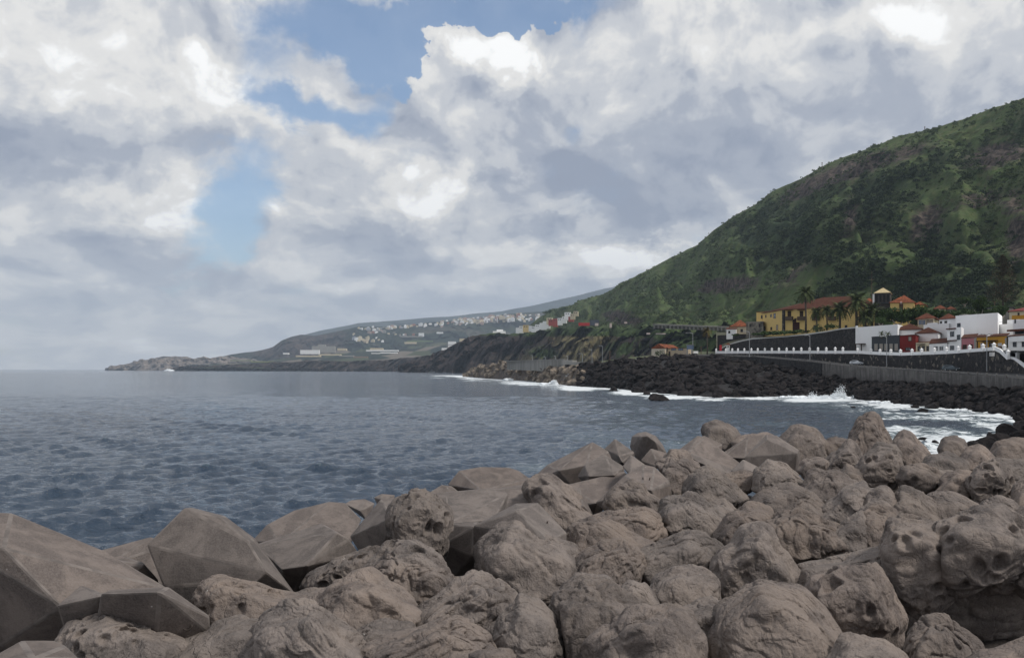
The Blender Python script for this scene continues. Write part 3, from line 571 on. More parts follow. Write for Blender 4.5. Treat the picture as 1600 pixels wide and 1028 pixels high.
rock('peaked block with a black weathered patch under its point', [(1112, 912), (1117, 878), (1132, 858), (1160, 832), (1190, 822), (1212, 845), (1238, 880), (1250, 915), (1240, 945), (1180, 955), (1118, 945)], 6, 0.2, lump=0.09, pit=0.04, pitsize=0.25, fold=0.025, faxis=D2, k=-0.15)
rock('long swept block curving right below the folded blocks', [(1232, 912), (1250, 882), (1300, 880), (1345, 865), (1390, 852), (1400, 885), (1335, 915), (1260, 930)], 5, 0.6, fold=0.05, faxis=H_, lump=0.07)
rock('rock with drapery folds in the mid right', [(1196, 818), (1212, 800), (1250, 797), (1290, 812), (1322, 832), (1335, 855), (1295, 878), (1232, 882), (1203, 855)], 5, 0, fold=0.07, faxis=(0.2, 0.4, 0.9), lump=0.08, plate=0.033)
rock('ball-like block with eye-socket hollows, bottom right', [(1252, 935), (1278, 903), (1308, 890), (1345, 884), (1370, 890), (1394, 922), (1408, 965), (1396, 1005), (1350, 1028), (1308, 1008), (1276, 965)], 6, -0.2, lump=0.07, pit=0.075, pitsize=0.22, plate=0.028, k=-0.15)
rock('grooved stump like folded fingers, bottom right', [(1408, 1060), (1420, 992), (1447, 968), (1482, 966), (1515, 990), (1535, 1020), (1552, 1060)], 6, 0.4, fold=0.10, faxis=V_, lump=0.04, plate=0)
rock('rough block filling the bottom right corner of the photo', [(1485, 1050), (1530, 1020), (1580, 1008), (1640, 985), (1660, 1080), (1500, 1080)], 5, -0.6)
rock('small holed block left of the great knuckle block', [(1330, 845), (1343, 808), (1365, 792), (1398, 798), (1422, 830), (1408, 888), (1360, 885)], 5, 0.3, pit=0.10, pitsize=0.25, lump=0.05)
rock('great knuckle block with worm-eaten holes and a striated neck', [(1448, 872), (1466, 822), (1498, 806), (1560, 803), (1594, 815), (1625, 850), (1612, 900), (1560, 915), (1500, 925), (1464, 912)], 6, -2.6, pit=0.075, pitsize=0.20, lump=0.07, plate=0.04, tf=0.6, k=-0.25,
     extra=[([(1370, 850), (1388, 810), (1430, 803), (1470, 810), (1510, 860), (1495, 935), (1440, 975), (1398, 940), (1382, 900)], 1.4)])
rock('dark fluted trunk in the shadow under the great knuckle block', [(1360, 960), (1385, 880), (1450, 850), (1560, 850), (1680, 860), (1700, 1090), (1400, 1080)], 5, 6.8, fold=0.06, faxis=H_, lump=0.05, k=-0.9)
rock('grey block at the right edge beside the great knuckle block', [(1578, 905), (1600, 880), (1660, 880), (1680, 940), (1610, 940)], 4, 0.5, k=-0.3)
# second row
rock('dark bird-limed hump on the waterside crest', [(1099, 676), (1104, 661), (1119, 656), (1134, 661), (1147, 674), (1158, 682), (1140, 706), (1108, 700)], 5, 0, lump=0.06)
rock('dark low ridge behind the pentagonal cast face', [(1145, 690), (1160, 681), (1186, 678), (1196, 676), (1210, 684), (1180, 700), (1150, 700)], 4, 2.5)
rock('sloping rounded block right of the pentagonal face', [(1214, 692), (1236, 669), (1250, 666), (1272, 672), (1290, 690), (1292, 722), (1252, 730), (1235, 715)], 5, -0.5, fold=0.03, faxis=D1)
rock('small pale-topped stone below the sloping rounded block', [(1246, 735), (1258, 719), (1280, 715), (1291, 722), (1288, 742), (1255, 748)], 4, 0, lump=0.09)
rock('cone-shaped stump with vertical flutes, tallest on the crest', [(1318, 705), (1334, 678), (1342, 653), (1355, 646), (1370, 650), (1380, 668), (1398, 698), (1392, 722), (1325, 722)], 5, 1.5, fold=0.06, faxis=V_, lump=0.04, plate=0)
rock('low dark block left of the fluted cone', [(1284, 690), (1305, 684), (1330, 688), (1335, 706), (1300, 716), (1284, 706)], 4, 1.0)
rock('stub block at the right foot of the fluted cone', [(1352, 712), (1372, 692), (1398, 695), (1408, 712), (1392, 725), (1360, 728)], 4, 0)
rock('peaked block with a torn collar below the cone', [(1286, 738), (1292, 716), (1312, 704), (1326, 690), (1338, 698), (1350, 722), (1346, 742), (1312, 746)], 5, -0.3, lump=0.08, plate=0.055, k=-0.15)
rock('sharp-nosed boulder riddled with small holes', [(1333, 742), (1350, 716), (1374, 706), (1396, 705), (1407, 724), (1409, 752), (1392, 774), (1364, 770), (1344, 757)], 5, -0.6, pit=0.09, pitsize=0.2, lump=0.05, k=-0.15)
rock('domed block with a vertical rope-like seam', [(1392, 705), (1398, 685), (1413, 674), (1430, 680), (1442, 700), (1462, 724), (1442, 732), (1410, 728)], 5, 0, lump=0.05)
rock('squat holed boulder with a dark underside', [(1404, 748), (1412, 730), (1440, 726), (1462, 735), (1472, 756), (1448, 774), (1414, 768)], 5, -0.6, pit=0.08, pitsize=0.28, k=-0.15)
rock('round block with a folded lower lip near the black shore', [(1467, 700), (1475, 686), (1490, 682), (1505, 688), (1513, 702), (1500, 714), (1472, 712)], 4, 1.0, plate=0.044)
rock('smooth tent-shaped block near the black shore', [(1496, 725), (1512, 703), (1532, 696), (1550, 712), (1560, 728), (1530, 736), (1500, 735)], 4, 0)
rock('round-backed block at the right edge below the black shore', [(1545, 712), (1560, 690), (1585, 684), (1615, 690), (1625, 718), (1580, 726), (1550, 722)], 5, 0.4)
rock('flat hollow block between the holed boulders', [(1436, 728), (1450, 714), (1480, 706), (1510, 722), (1512, 745), (1470, 748)], 4, 0.8)
rock('tall cheese-holed boulder near the right edge', [(1511, 756), (1524, 734), (1548, 720), (1572, 730), (1584, 756), (1576, 778), (1548, 790), (1522, 788)], 5, -1.0, pit=0.10, pitsize=0.2, lump=0.05, k=-0.15)
rock('wrinkled block behind the cheese-holed boulder', [(1540, 735), (1560, 718), (1600, 722), (1620, 745), (1600, 768), (1560, 765)], 4, 0.6, fold=0.05, faxis=H_)
rock('block cut by the right edge level with the cheese-holed boulder', [(1580, 790), (1588, 758), (1615, 742), (1660, 750), (1660, 800), (1600, 805)], 4, 0)
rock('upright bowl-rimmed block leaning against the striped block', [(1181, 765), (1186, 738), (1204, 724), (1230, 732), (1262, 760), (1290, 785), (1250, 790), (1205, 775)], 5, -0.2, plate=0.077, lump=0.05)
rock('long striped block left of the bowl-rimmed block', [(1128, 745), (1150, 736), (1178, 738), (1187, 760), (1160, 775), (1135, 768)], 4, 0.2, fold=0.07, faxis=(0.9, 0.2, 0.4))
rock('rounded block with a sunken disc on its side', [(1070, 765), (1088, 738), (1108, 733), (1130, 746), (1165, 778), (1140, 800), (1098, 798), (1076, 785)], 5, 0, plate=0.055, pit=0.03, pitsize=0.6)
rock('bulging wrinkled block right of the trapezoid end plate', [(1028, 728), (1048, 708), (1074, 710), (1095, 738), (1078, 785), (1055, 780), (1046, 750)], 5, 0, fold=0.05, faxis=D2, lump=0.09)
rock('blocky boulder with a squared notch in the middle right', [(1028, 808), (1042, 782), (1082, 775), (1112, 790), (1132, 815), (1122, 845), (1050, 850), (1030, 830)], 5, 0, lump=0.08, plate=0.055)
rock('small pitted stone wedged beside the notched boulder', [(1100, 800), (1112, 786), (1130, 783), (1150, 795), (1145, 815), (1115, 820)], 4, 0.4, lump=0.1)
rock('mid-sized block with a pale oval plate facing left', [(1118, 838), (1138, 808), (1168, 792), (1200, 800), (1212, 835), (1188, 865), (1138, 862)], 5, 0, plate=0.055, lump=0.07)
rock('low block with a large oval limpet-like plate on top', [(1176, 795), (1196, 770), (1238, 761), (1268, 775), (1305, 812), (1262, 818), (1195, 812)], 5, 0, plate=0.072, lump=0.05)
rock('folded saddle block right of the bowl-rimmed block', [(1250, 765), (1268, 740), (1300, 738), (1335, 752), (1345, 785), (1310, 800), (1270, 790)], 5, 0.2, fold=0.05, faxis=V_, lump=0.09)
rock('block with an overhanging torn flap in the mid right', [(1268, 812), (1295, 790), (1318, 765), (1345, 756), (1370, 775), (1365, 805), (1340, 822), (1290, 825)], 5, 0, plate=0.077, lump=0.08)
rock('creased hill-shaped block behind the great knuckle block', [(1385, 810), (1395, 782), (1408, 765), (1438, 770), (1462, 792), (1478, 815), (1440, 835), (1395, 830)], 5, 0, lump=0.09, plate=0.039)
rock('peaked block left of the creased hill-shaped block', [(1336, 815), (1352, 780), (1375, 764), (1395, 775), (1412, 805), (1400, 835), (1350, 835)], 5, 0, lump=0.09)
rock('broad mound block with a faint ridge, right middle', [(1440, 798), (1458, 775), (1480, 768), (1508, 778), (1535, 798), (1528, 825), (1455, 830)], 5, 0.2, lump=0.07)
rock('domed block with long wrinkles beneath the cheese-holed boulder', [(1524, 815), (1535, 788), (1558, 776), (1585, 785), (1600, 815), (1585, 835), (1535, 835)], 5, 0, fold=0.06, faxis=V_)
rock('rough low block between the squat holed boulder and the cheese-holed one', [(1462, 772), (1475, 748), (1500, 735), (1522, 742), (1528, 768), (1505, 785), (1475, 785)], 4, 0.8, lump=0.1)
rock('block cut by the right edge above the great knuckle block', [(1578, 835), (1590, 800), (1620, 785), (1660, 800), (1660, 850), (1600, 850)], 4, 0)
rock('narrow block hidden behind the folded saddle block', [(1305, 745), (1325, 728), (1345, 738), (1352, 760), (1330, 770)], 4, 0.6)
rock('wide sloping block between drapery rock and holed block', [(1290, 850), (1310, 820), (1345, 805), (1362, 830), (1350, 880), (1310, 890)], 4, 0.8, lump=0.08)
rock('low dark block in the crevice under the chiselled lump', [(860, 950), (900, 900), (950, 905), (965, 945), (930, 975), (880, 970)], 4, 1.2)
rock('buried block between the basin-topped and the ribbed sack block', [(630, 980), (655, 950), (700, 925), (740, 935), (735, 985), (680, 1005)], 4, 0.9)
rock('buried block below the pebbled cast block', [(440, 945), (470, 925), (530, 912), (560, 925), (540, 960), (480, 970)], 4, 0.8, lump=0.08)
rock('buried block beneath the striped slab', [(1130, 890), (1140, 860), (1180, 850), (1230, 870), (1240, 900), (1180, 920)], 4, 2.0)
rock('buried block right of the domed seam block', [(1440, 760), (1455, 740), (1485, 735), (1500, 755), (1480, 775), (1450, 775)], 4, 2.0)
rock('buried block beside the creased pale block', [(540, 1000), (580, 975), (640, 975), (660, 1010), (620, 1050), (560, 1050)], 4, 0.8)
rock('buried block near the bottom between ball and largest block', [(1290, 1040), (1320, 1000), (1380, 1000), (1420, 1040), (1400, 1090), (1310, 1090)], 4, 0.6)

# ================================================================== LAND
class Loft:
    """sheet between a foot line and a ridge line (photo pixels + metres), with the back slope closed behind it"""
    def __init__(s, name, px, foot, ridge, dfoot, dridge, rows=60, prof=1.0, namp=(0, 0), nsc=60.0, ridged=0.0, rsc=(60, 400), seed=0, back=6, backd=1.35, flatback=False, label='', m=None, zfoot=None, kind='structure', ynoise=0.0):
        px = np.asarray(px, float); t = np.linspace(0, 1, rows)
        yf = lerp_poly(foot, px) if foot else None; yr = lerp_poly(ridge, px); df = lerp_poly(dfoot, px); dr = lerp_poly(dridge, px)
        zr = CAMZ + (HY - yr) / F * dr; zf = CAMZ + (HY - yf) / F * df if zfoot is None else np.full(len(px), float(zfoot))
        T, PX = np.meshgrid(t, px, indexing='ij')
        D = df[None] + (dr - df)[None] * T; Zz = zf[None] + (zr - zf)[None] * T ** prof
        Xx = (PX - HX) / F * D
        p_ = np.c_[Xx.ravel() / nsc, D.ravel() / nsc, Zz.ravel() / nsc * 1.3 + seed * 3.7]
        edge = np.minimum(1, (1 - T.ravel()) * 6 + 0.25)
        nz = fbm(p_, 7, 0.52).reshape(T.shape); E = edge.reshape(T.shape)
        Zz = Zz + namp[1] * nz * E
        nd = fbm(p_ * 1.3 + 40, 6, 0.5).reshape(T.shape); D = D + namp[0] * nd * E
        if ridged:
            r_ = np.c_[Xx.ravel() / rsc[0] + 0.5 * fbm(p_ * 0.6, 3), D.ravel() / rsc[1], np.full(Xx.size, seed + 5.5)]
            rg = 1 - np.abs(fbm(r_, 4, 0.5)).reshape(T.shape) * 2; Zz = Zz - ridged * np.clip(rg, -0.5, 1) * E * np.sin(np.pi * np.clip(T, 0.02, 1)) ** 0.6
        s.PX, s.T = PX, T
        # back rows
        bt = np.linspace(0, 1, back + 1)[1:]
        Db = D[-1][None] * (1 + (backd - 1) * bt[:, None]); Zb = Zz[-1][None] * np.ones((back, 1)) if flatback else Zz[-1][None] - (Zz[-1][None] + 3) * bt[:, None] ** 1.5
        Xs = (PX[-1] - HX) / F
        Xx = np.vstack([(PX - HX) / F * D, Xs[None] * Db]); D = np.vstack([D, Db]); Zz = np.vstack([Zz, Zb])
        s.pts = np.stack([Xx, D, Zz], -1); R, C = D.shape; s.R, s.C, s.rows = R, C, rows
        i_ = (np.arange(R - 1)[:, None] * C + np.arange(C - 1)[None]).ravel()
        s.me = mesh(name, s.pts.reshape(-1, 3), np.c_[i_, i_ + 1, i_ + C + 1, i_ + C], True)
        s.spx = HX + F * s.pts[..., 0] / s.pts[..., 1]; s.spy = HY - F * (s.pts[..., 2] - CAMZ) / s.pts[..., 1]
        s.o = tag(obj(name, s.me, mats=[m] if m else []), label, kind=kind)
    def attr(s, name, fn):
        fattr(s.me, name, np.clip(fn(s.spx, s.spy), 0, 1))
    def pick(s, x, y):
        a = (s.spx[:s.rows] - x) ** 2 + (s.spy[:s.rows] - y) ** 2
        i, j = np.unravel_index(np.argmin(a), a.shape); return s.pts[i, j]
def sm(v, a, b): return sst(a, b, v)
def ell(x, y, cx, cy, rx, ry, rot=0):
    c, s_ = math.cos(rad(rot)), math.sin(rad(rot)); dx, dy = x - cx, y - cy
    return np.exp(-(((dx * c + dy * s_) / rx) ** 2 + ((-dx * s_ + dy * c) / ry) ** 2))

# haze: one closed box of thin air
MBh = MB(); MBh.box((-26000, -300, -6), (26000, 21000, 1420)); hz = obj('haze', MBh.me('haze')); tag(hz, 'thin blue-grey sea haze over the bay', kind='stuff')
hm = bpy.data.materials.new('haze air'); hm.use_nodes = True; hn = hm.node_tree; hn.nodes.clear()
pv = hn.nodes.new('ShaderNodeVolumePrincipled'); pv.inputs['Density'].default_value = 0.000052; pv.inputs['Color'].default_value = (0.68, 0.82, 1.0, 1)
ho = hn.nodes.new('ShaderNodeOutputMaterial'); hn.links.new(pv.outputs[0], ho.inputs['Volume']); hz.data.materials.append(hm)

# ---- the green mountain
def hill_fn(h, pos, col, b):
    rk, tr, gl = attr(h, 'rock'), attr(h, 'wood'), attr(h, 'light')
    n1_ = h.noise(pos, 0.016, 8, 0.68); n2_ = h.noise(pos, 0.12, 6, 0.7); n3_ = h.noise(h.mapping(pos, scl=(1, 1, 3)), 0.045, 8, 0.72, dist=0.6)
    c = h.mix(h.rng(n1_, 0.36, 0.64), (0.044, 0.070, 0.030), (0.095, 0.135, 0.048))
    c = h.mix(h.rng(n2_, 0.40, 0.70), c, (0.105, 0.110, 0.056))
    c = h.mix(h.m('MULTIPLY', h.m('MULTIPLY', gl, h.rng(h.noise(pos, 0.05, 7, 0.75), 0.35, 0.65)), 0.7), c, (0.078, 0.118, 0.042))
    c = h.mix(h.m('MULTIPLY', h.rng(n3_, 0.54, 0.66), 0.65), c, (0.060, 0.052, 0.040))
    c = h.mix(h.m('MULTIPLY', tr, 0.6), c, (0.020, 0.034, 0.018))
    zz = h.n('ShaderNodeSeparateXYZ'); h.put(zz.inputs[0], pos); ter = h.m('FRACT', h.m('MULTIPLY_ADD', zz.outputs[2], 0.11, h.m('MULTIPLY', h.noise(pos, 0.01, 3), 3.0)))
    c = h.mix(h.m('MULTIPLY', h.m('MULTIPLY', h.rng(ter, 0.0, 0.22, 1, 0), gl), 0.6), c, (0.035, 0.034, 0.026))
    rm = h.rng(h.m('MULTIPLY_ADD', rk, 0.75, n3_), 0.70, 0.92)
    rc = h.mix(h.rng(h.noise(pos, 0.2, 7, 0.7), 0.35, 0.7), (0.026, 0.023, 0.023), (0.140, 0.112, 0.092))
    c = h.mix(rm, c, rc)
    sc = h.rng(h.vor(pos, 0.10), 0.0, 0.07, 1, 0); c = h.mix(h.m('MULTIPLY', sc, h.rng(n2_, 0.5, 0.6)), c, (0.24, 0.22, 0.19))
    return c
M_hill = mat('hillside', (0.04, 0.06, 0.03), rough=0.95, fn=hill_fn, bump=2.2, bscale=0.16, spec=0.05)
hpx = np.concatenate([np.linspace(812, 1660, 500), np.linspace(1664, 2700, 80)])
HF = [(812, 521), (850, 519), (900, 515), (950, 513), (1020, 514), (1130, 518), (1200, 522), (1400, 522), (1700, 520), (2700, 560)]
HR = [(812, 519), (828, 508), (838, 500), (850, 491), (862, 485), (880, 480), (900, 475), (925, 466), (950, 455), (1000, 428), (1050, 402), (1090, 382), (1115, 358), (1150, 336), (1180, 320), (1205, 300), (1250, 280), (1290, 258), (1340, 240), (1370, 227), (1400, 215), (1450, 203), (1500, 187), (1550, 172), (1600, 156), (1700, 128), (1900, 90), (2200, 110), (2700, 240)]
hill = Loft('hillside', hpx, HF, HR, [(815, 3000), (900, 2000), (1000, 1300), (1130, 900), (1300, 640), (1600, 520), (2700, 500)], [(815, 3300), (900, 2700), (1000, 2000), (1300, 1500), (1600, 1150), (2000, 1000), (2700, 800)],
            rows=230, prof=1.12, namp=(26, 15), nsc=150, ridged=26, rsc=(75, 420), seed=3, label='steep green mountainside with dark scrub and brown crags above the town', m=M_hill)
def rockmask(x, y):
    r = 0.9 * ell(x, y, 1320, 268, 75, 16, -22) + 0.9 * ell(x, y, 1555, 243, 55, 20, -12) + 0.5 * ell(x, y, 1420, 240, 60, 15, -20) + 0.8 * ell(x, y, 1140, 445, 60, 14, -6) + 0.7 * ell(x, y, 1445, 350, 40, 30, -50) + 0.6 * ell(x, y, 1330, 340, 18, 50, 10)
    r += 1.0 * ell(x, y, 972, 497, 32, 12, 8) + 0.5 * ell(x, y, 1240, 305, 40, 14, -30) + 0.7 * ell(x, y, 1590, 370, 25, 60, 0) + 0.5 * ell(x, y, 1250, 420, 14, 60, 48) + 0.5 * ell(x, y, 1540, 310, 60, 20, -10)
    return r
def woodmask(x, y):
    return 1.1 * ell(x, y, 1215, 360, 85, 42, -18) + 1.1 * ell(x, y, 1370, 305, 75, 40, -30) + 0.9 * ell(x, y, 1285, 400, 60, 30, 0) + 0.8 * ell(x, y, 1440, 400, 90, 50, -30) + 0.9 * ell(x, y, 1500, 455, 120, 28, -8) + 0.6 * ell(x, y, 1470, 260, 50, 26, -20) + 0.7 * ell(x, y, 1330, 440, 60, 18, -20)
hill.attr('rock', rockmask); hill.attr('wood', woodmask)
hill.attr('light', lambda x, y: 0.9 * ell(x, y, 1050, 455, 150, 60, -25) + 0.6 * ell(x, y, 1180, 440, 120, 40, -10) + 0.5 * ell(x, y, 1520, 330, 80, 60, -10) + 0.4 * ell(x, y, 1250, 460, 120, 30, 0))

def leaf_clump(name, n, m, flat=0.8, ls=0.34, seed=0):
    r = np.random.default_rng(seed); V = []; Fc = []
    for i in range(n):
        d = r.normal(size=3); d /= np.linalg.norm(d); d[2] = abs(d[2]) * flat + 0.05; c = d * r.uniform(0.55, 1.0)
        a = r.normal(size=3); a /= np.linalg.norm(a); b = np.cross(a, r.normal(size=3)); b /= np.linalg.norm(b); s_ = ls * r.uniform(0.6, 1.2)
        k = len(V); V += [c - a * s_, c + b * s_ * 0.6, c + a * s_, c - b * s_ * 0.6]; Fc.append((k, k + 1, k + 2, k + 3))
    me = mesh(name, V, Fc); me.materials.append(m); return me
def foliage(name, c1, c2, scale=0.8):
    def fn(h, pos, col, b):
        rnd = h.n('ShaderNodeObjectInfo').outputs['Random']
        return h.mix(h.rng(h.noise(pos, scale, 3), 0.3, 0.7), h.mix(rnd, c1, c2), h.mix(rnd, c2, c1))
    return mat(name, c1, rough=0.8, fn=fn, spec=0.15)
def scatter(name, pts, scl, me, label, kind='stuff'):
    pm = bpy.data.meshes.new(name); pm.vertices.add(len(pts)); pm.vertices.foreach_set('co', np.asarray(pts, dtype=np.float32).ravel()); fattr(pm, 'size', scl)
    o = obj(name, pm); src = bpy.data.objects.new(name + '_source', me)
    ng = bpy.data.node_groups.new(name, 'GeometryNodeTree')
    ng.interface.new_socket('Geometry', in_out='INPUT', socket_type='NodeSocketGeometry'); ng.interface.new_socket('Geometry', in_out='OUTPUT', socket_type='NodeSocketGeometry')
    N = ng.nodes.new; L = ng.links.new
    gi, go, ip, oi, at_, rv, mp = N('NodeGroupInput'), N('NodeGroupOutput'), N('GeometryNodeInstanceOnPoints'), N('GeometryNodeObjectInfo'), N('GeometryNodeInputNamedAttribute'), N('FunctionNodeRandomValue'), N('GeometryNodeMeshToPoints')
    oi.inputs[0].default_value = src; at_.data_type = 'FLOAT'; at_.inputs[0].default_value = 'size'; rv.data_type = 'FLOAT_VECTOR'
    rv.inputs[0].default_value = (-0.3, -0.3, 0); rv.inputs[1].default_value = (0.3, 0.3, 6.28)
    L(gi.outputs[0], mp.inputs[0]); L(mp.outputs[0], ip.inputs['Points']); L(oi.outputs['Geometry'], ip.inputs['Instance']); L(at_.outputs[0], ip.inputs['Scale']); L(rv.outputs[0], ip.inputs['Rotation']); L(ip.outputs[0], go.inputs[0])
    md = o.modifiers.new('scatter', 'NODES'); md.node_group = ng
    return tag(o, label, kind=kind)
M_scrub = foliage('scrub leaves', (0.032, 0.055, 0.022), (0.105, 0.135, 0.055)); M_tree = foliage('dark tree leaves', (0.016, 0.029, 0.013), (0.034, 0.052, 0.022))
r_ = np.random.default_rng(3)
sel = (hill.spx[:230] > 830) & (hill.spx[:230] < 1680) & (hill.spy[:230] < 540)
vi = np.argwhere(sel); vpx = hill.spx[:230][sel]; vpy = hill.spy[:230][sel]; vp = hill.pts[:230][sel]
# scatter evenly per photo area: weight by vertex area in the picture
wgt = np.gradient(hill.spx[:230], axis=1)[sel] * np.abs(np.gradient(hill.spy[:230], axis=0)[sel]) + 1e-6
rkm = np.clip(rockmask(vpx, vpy), 0, 1); wdm = np.clip(woodmask(vpx, vpy), 0, 1)
cl = fbm(vp / 45.0, 4)
w1 = wgt * (1 - 0.8 * rkm) * sst(-0.35, 0.45, cl); w1 /= w1.sum(); k = r_.choice(len(vp), 26000, p=w1)
pp = vp[k] + r_.normal(size=(26000, 3)) * [1.6, 1.6, 0.2]
scatter('hill_scrub', pp, r_.uniform(0.6, 1.7, 26000) ** 1.1 * np.clip(vp[k][:, 1] / 900, 0.8, 2.0), leaf_clump('scrub', 34, M_scrub, 0.8, 0.4, 1), 'low green scrub scattered over the mountainside')
w2 = wgt * (np.clip(wdm, 0, 1) ** 1.3 + 0.03) * sst(-0.45, 0.2, cl); w2 /= w2.sum(); k = r_.choice(len(vp), 7000, p=w2)
pp = vp[k] + r_.normal(size=(7000, 3)) * [2, 2, 0.2]
scatter('hill_woodland', pp, r_.uniform(1.0, 3.2, 7000), leaf_clump('dark_crown', 60, M_tree, 1.0, 0.3, 2), 'dark evergreen woodland in the gullies of the mountainside')

# ---- distant mountain, far coast, cliffs
M_mtn = mat('distant mountain', (0.022, 0.032, 0.030), (0.040, 0.050, 0.042), 0.0012, bump=20, bscale=0.004)
Loft('distant_mountain', np.linspace(380, 1400, 160), None, [(380, 560), (480, 522), (560, 506), (640, 499), (700, 494), (780, 486), (830, 479), (870, 469), (905, 461), (930, 455), (955, 450), (1050, 425), (1400, 380)], [(380, 11500), (1400, 11500)], [(380, 13500), (1400, 16000)], rows=50, zfoot=0, namp=(300, 60), nsc=900, seed=8, label='faint blue mountain slope on the horizon running into cloud', m=M_mtn)
def coast_fn(h, pos, col, b):
    rk = attr(h, 'rock'); fld = h.vor(h.mapping(pos, scl=(0.006, 0.0018, 0.02)), 1.0, out='Color')
    s_ = h.n('ShaderNodeSeparateColor'); h.put(s_.inputs[0], fld)
    c = h.mix(h.rng(h.noise(pos, 0.004, 7, 0.7), 0.35, 0.65), (0.013, 0.021, 0.018), (0.032, 0.042, 0.030))
    c = h.mix(h.m('MULTIPLY', attr(h, 'field'), h.rng(s_.outputs[0], 0.35, 0.7)), c, (0.065, 0.075, 0.038))
    c = h.mix(h.m('MULTIPLY', attr(h, 'field'), h.rng(s_.outputs[1], 0.72, 0.78)), c, (0.17, 0.145, 0.12))
    rn = h.noise(h.mapping(pos, scl=(1, 1, 0.35)), 0.028, 9, 0.75)
    rc = h.mix(h.rng(rn, 0.38, 0.66), (0.016, 0.014, 0.015), (0.095, 0.072, 0.060))
    return h.mix(h.rng(h.m('MULTIPLY_ADD', rk, 0.9, h.noise(pos, 0.01, 6, 0.7)), 0.72, 0.90), c, rc)
M_coast = mat('far coast', (0.04, 0.05, 0.03), rough=0.95, fn=coast_fn, bump=9, bscale=0.02, spec=0.03)
CR = [(270, 572), (330, 561), (360, 553), (400, 547), (425, 543), (440, 532), (455, 526), (470, 523), (492, 524), (520, 519), (545, 515), (560, 511), (600, 510), (640, 508), (680, 502), (720, 499), (760, 495), (830, 488), (900, 483), (1050, 470)]
coast = Loft('far_coast_hill', np.linspace(270, 1050, 420), None, CR, [(270, 7200), (1050, 5600)], [(270, 8600), (450, 8200), (1050, 8800)], rows=110, zfoot=1, prof=1.15, namp=(160, 38), nsc=480, ridged=42, rsc=(190, 800), seed=12, label='long bluish hill of the far coast behind the plantations', m=M_coast)
coast.attr('rock', lambda x, y: 0.12 + 0.6 * ell(x, y, 480, 540, 60, 18, -10) + 0.3 * ell(x, y, 420, 552, 40, 8)); coast.attr('field', lambda x, y: 0.9 * sm(y, 536, 546) * sm(x, 440, 500) + 0.5 * ell(x, y, 690, 540, 60, 14) + 0.3 * sm(x, 600, 700))
spit = Loft('rocky_spit', np.linspace(164, 440, 220), None, [(164, 577.6), (172, 573), (186, 570), (198, 569), (212, 566), (228, 562), (244, 559), (256, 557), (276, 556), (292, 559), (305, 561), (318, 557), (330, 560), (345, 556), (380, 560), (440, 568)], [(164, 7600), (440, 6900)], [(164, 7900), (440, 7300)], rows=26, zfoot=-2, prof=0.6, namp=(60, 22), nsc=90, seed=15, label='craggy pale spit at the far left end of the coast', m=mat('spit rock', (0.045, 0.04, 0.04), (0.27, 0.22, 0.185), 0.012, bump=8, bscale=0.02))
plain = Loft('coastal_plain', np.linspace(290, 900, 320), None, [(290, 571), (330, 569), (400, 566), (450, 560), (520, 553), (560, 550), (620, 547), (680, 541), (730, 533), (770, 524), (900, 520)], [(290, 5200), (600, 4300), (900, 3300)], [(290, 6800), (600, 6600), (900, 5200)], rows=70, zfoot=16, prof=1.6, namp=(0, 5), nsc=260, seed=17, label='terraced banana plantations on the coastal plain', m=M_coast)
plain.attr('rock', lambda x, y: 0 * x); plain.attr('field', lambda x, y: 0 * x + 0.95)
lava = Loft('lava_cliff', np.linspace(262, 800, 420), None, [(262, 577.5), (275, 573.5), (300, 571), (350, 570), (405, 568), (425, 565), (450, 566), (480, 563), (540, 564), (600, 562), (640, 559), (700, 551), (740, 545), (800, 540)], [(262, 5600), (500, 4600), (700, 3500), (800, 3200)], [(262, 5700), (500, 4740), (700, 3680), (800, 3400)], rows=34, zfoot=-2, prof=0.55, namp=(70, 9), nsc=95, seed=19, flatback=True, backd=1.08, back=2, label='low black lava cliff along the far shore', m=M_coast)
lava.attr('rock', lambda x, y: 0 * x + 0.9); lava.attr('field', lambda x, y: 0 * x)
def cliff_fn(h, pos, col, b):
    sl, gr = attr(h, 'light'), attr(h, 'green')
    rn = h.noise(h.mapping(pos, scl=(1, 1, 0.4)), 0.035, 9, 0.75, dist=0.5)
    c = h.mix(h.rng(rn, 0.36, 0.68), (0.014, 0.013, 0.016), (0.085, 0.064, 0.056))
    c = h.mix(h.m('MULTIPLY', sl, h.rng(h.noise(pos, 0.05, 7, 0.75), 0.36, 0.56)), c, (0.27, 0.235, 0.12))  # yellow sunlight on the cliff face is mixed into its colour
    c = h.mix(h.rng(h.m('MULTIPLY_ADD', gr, 0.8, h.noise(pos, 0.03, 7, 0.7)), 0.75, 0.95), c, (0.055, 0.080, 0.030))
    ter = h.rng(h.m('FRACT', h.m('MULTIPLY', h.n('ShaderNodeSeparateXYZ').outputs[2], 1)), 0, 1)
    return c
M_cliff = mat('dark cliff', (0.04, 0.05, 0.03), rough=0.95, fn=cliff_fn, bump=5, bscale=0.05, spec=0.03)
cliff = Loft('headland_cliff', np.linspace(622, 1320, 520), None, [(622, 575), (640, 566), (668, 556), (690, 548), (700, 546), (718, 534), (742, 525), (760, 521), (800, 521), (850, 519), (890, 512), (930, 512), (960, 512), (1010, 514), (1060, 517), (1140, 522), (1320, 527)],
             [(622, 2900), (750, 2300), (900, 1500), (1000, 1100), (1150, 800), (1320, 640)], [(622, 3150), (750, 2600), (900, 1800), (1000, 1300), (1150, 950), (1320, 720)], rows=90, zfoot=-2, prof=0.62, namp=(70, 16), nsc=85, ridged=3, rsc=(90, 120), seed=23, flatback=True, backd=1.16, back=3, label='dark wooded cliff of the headland below the village', m=M_cliff)
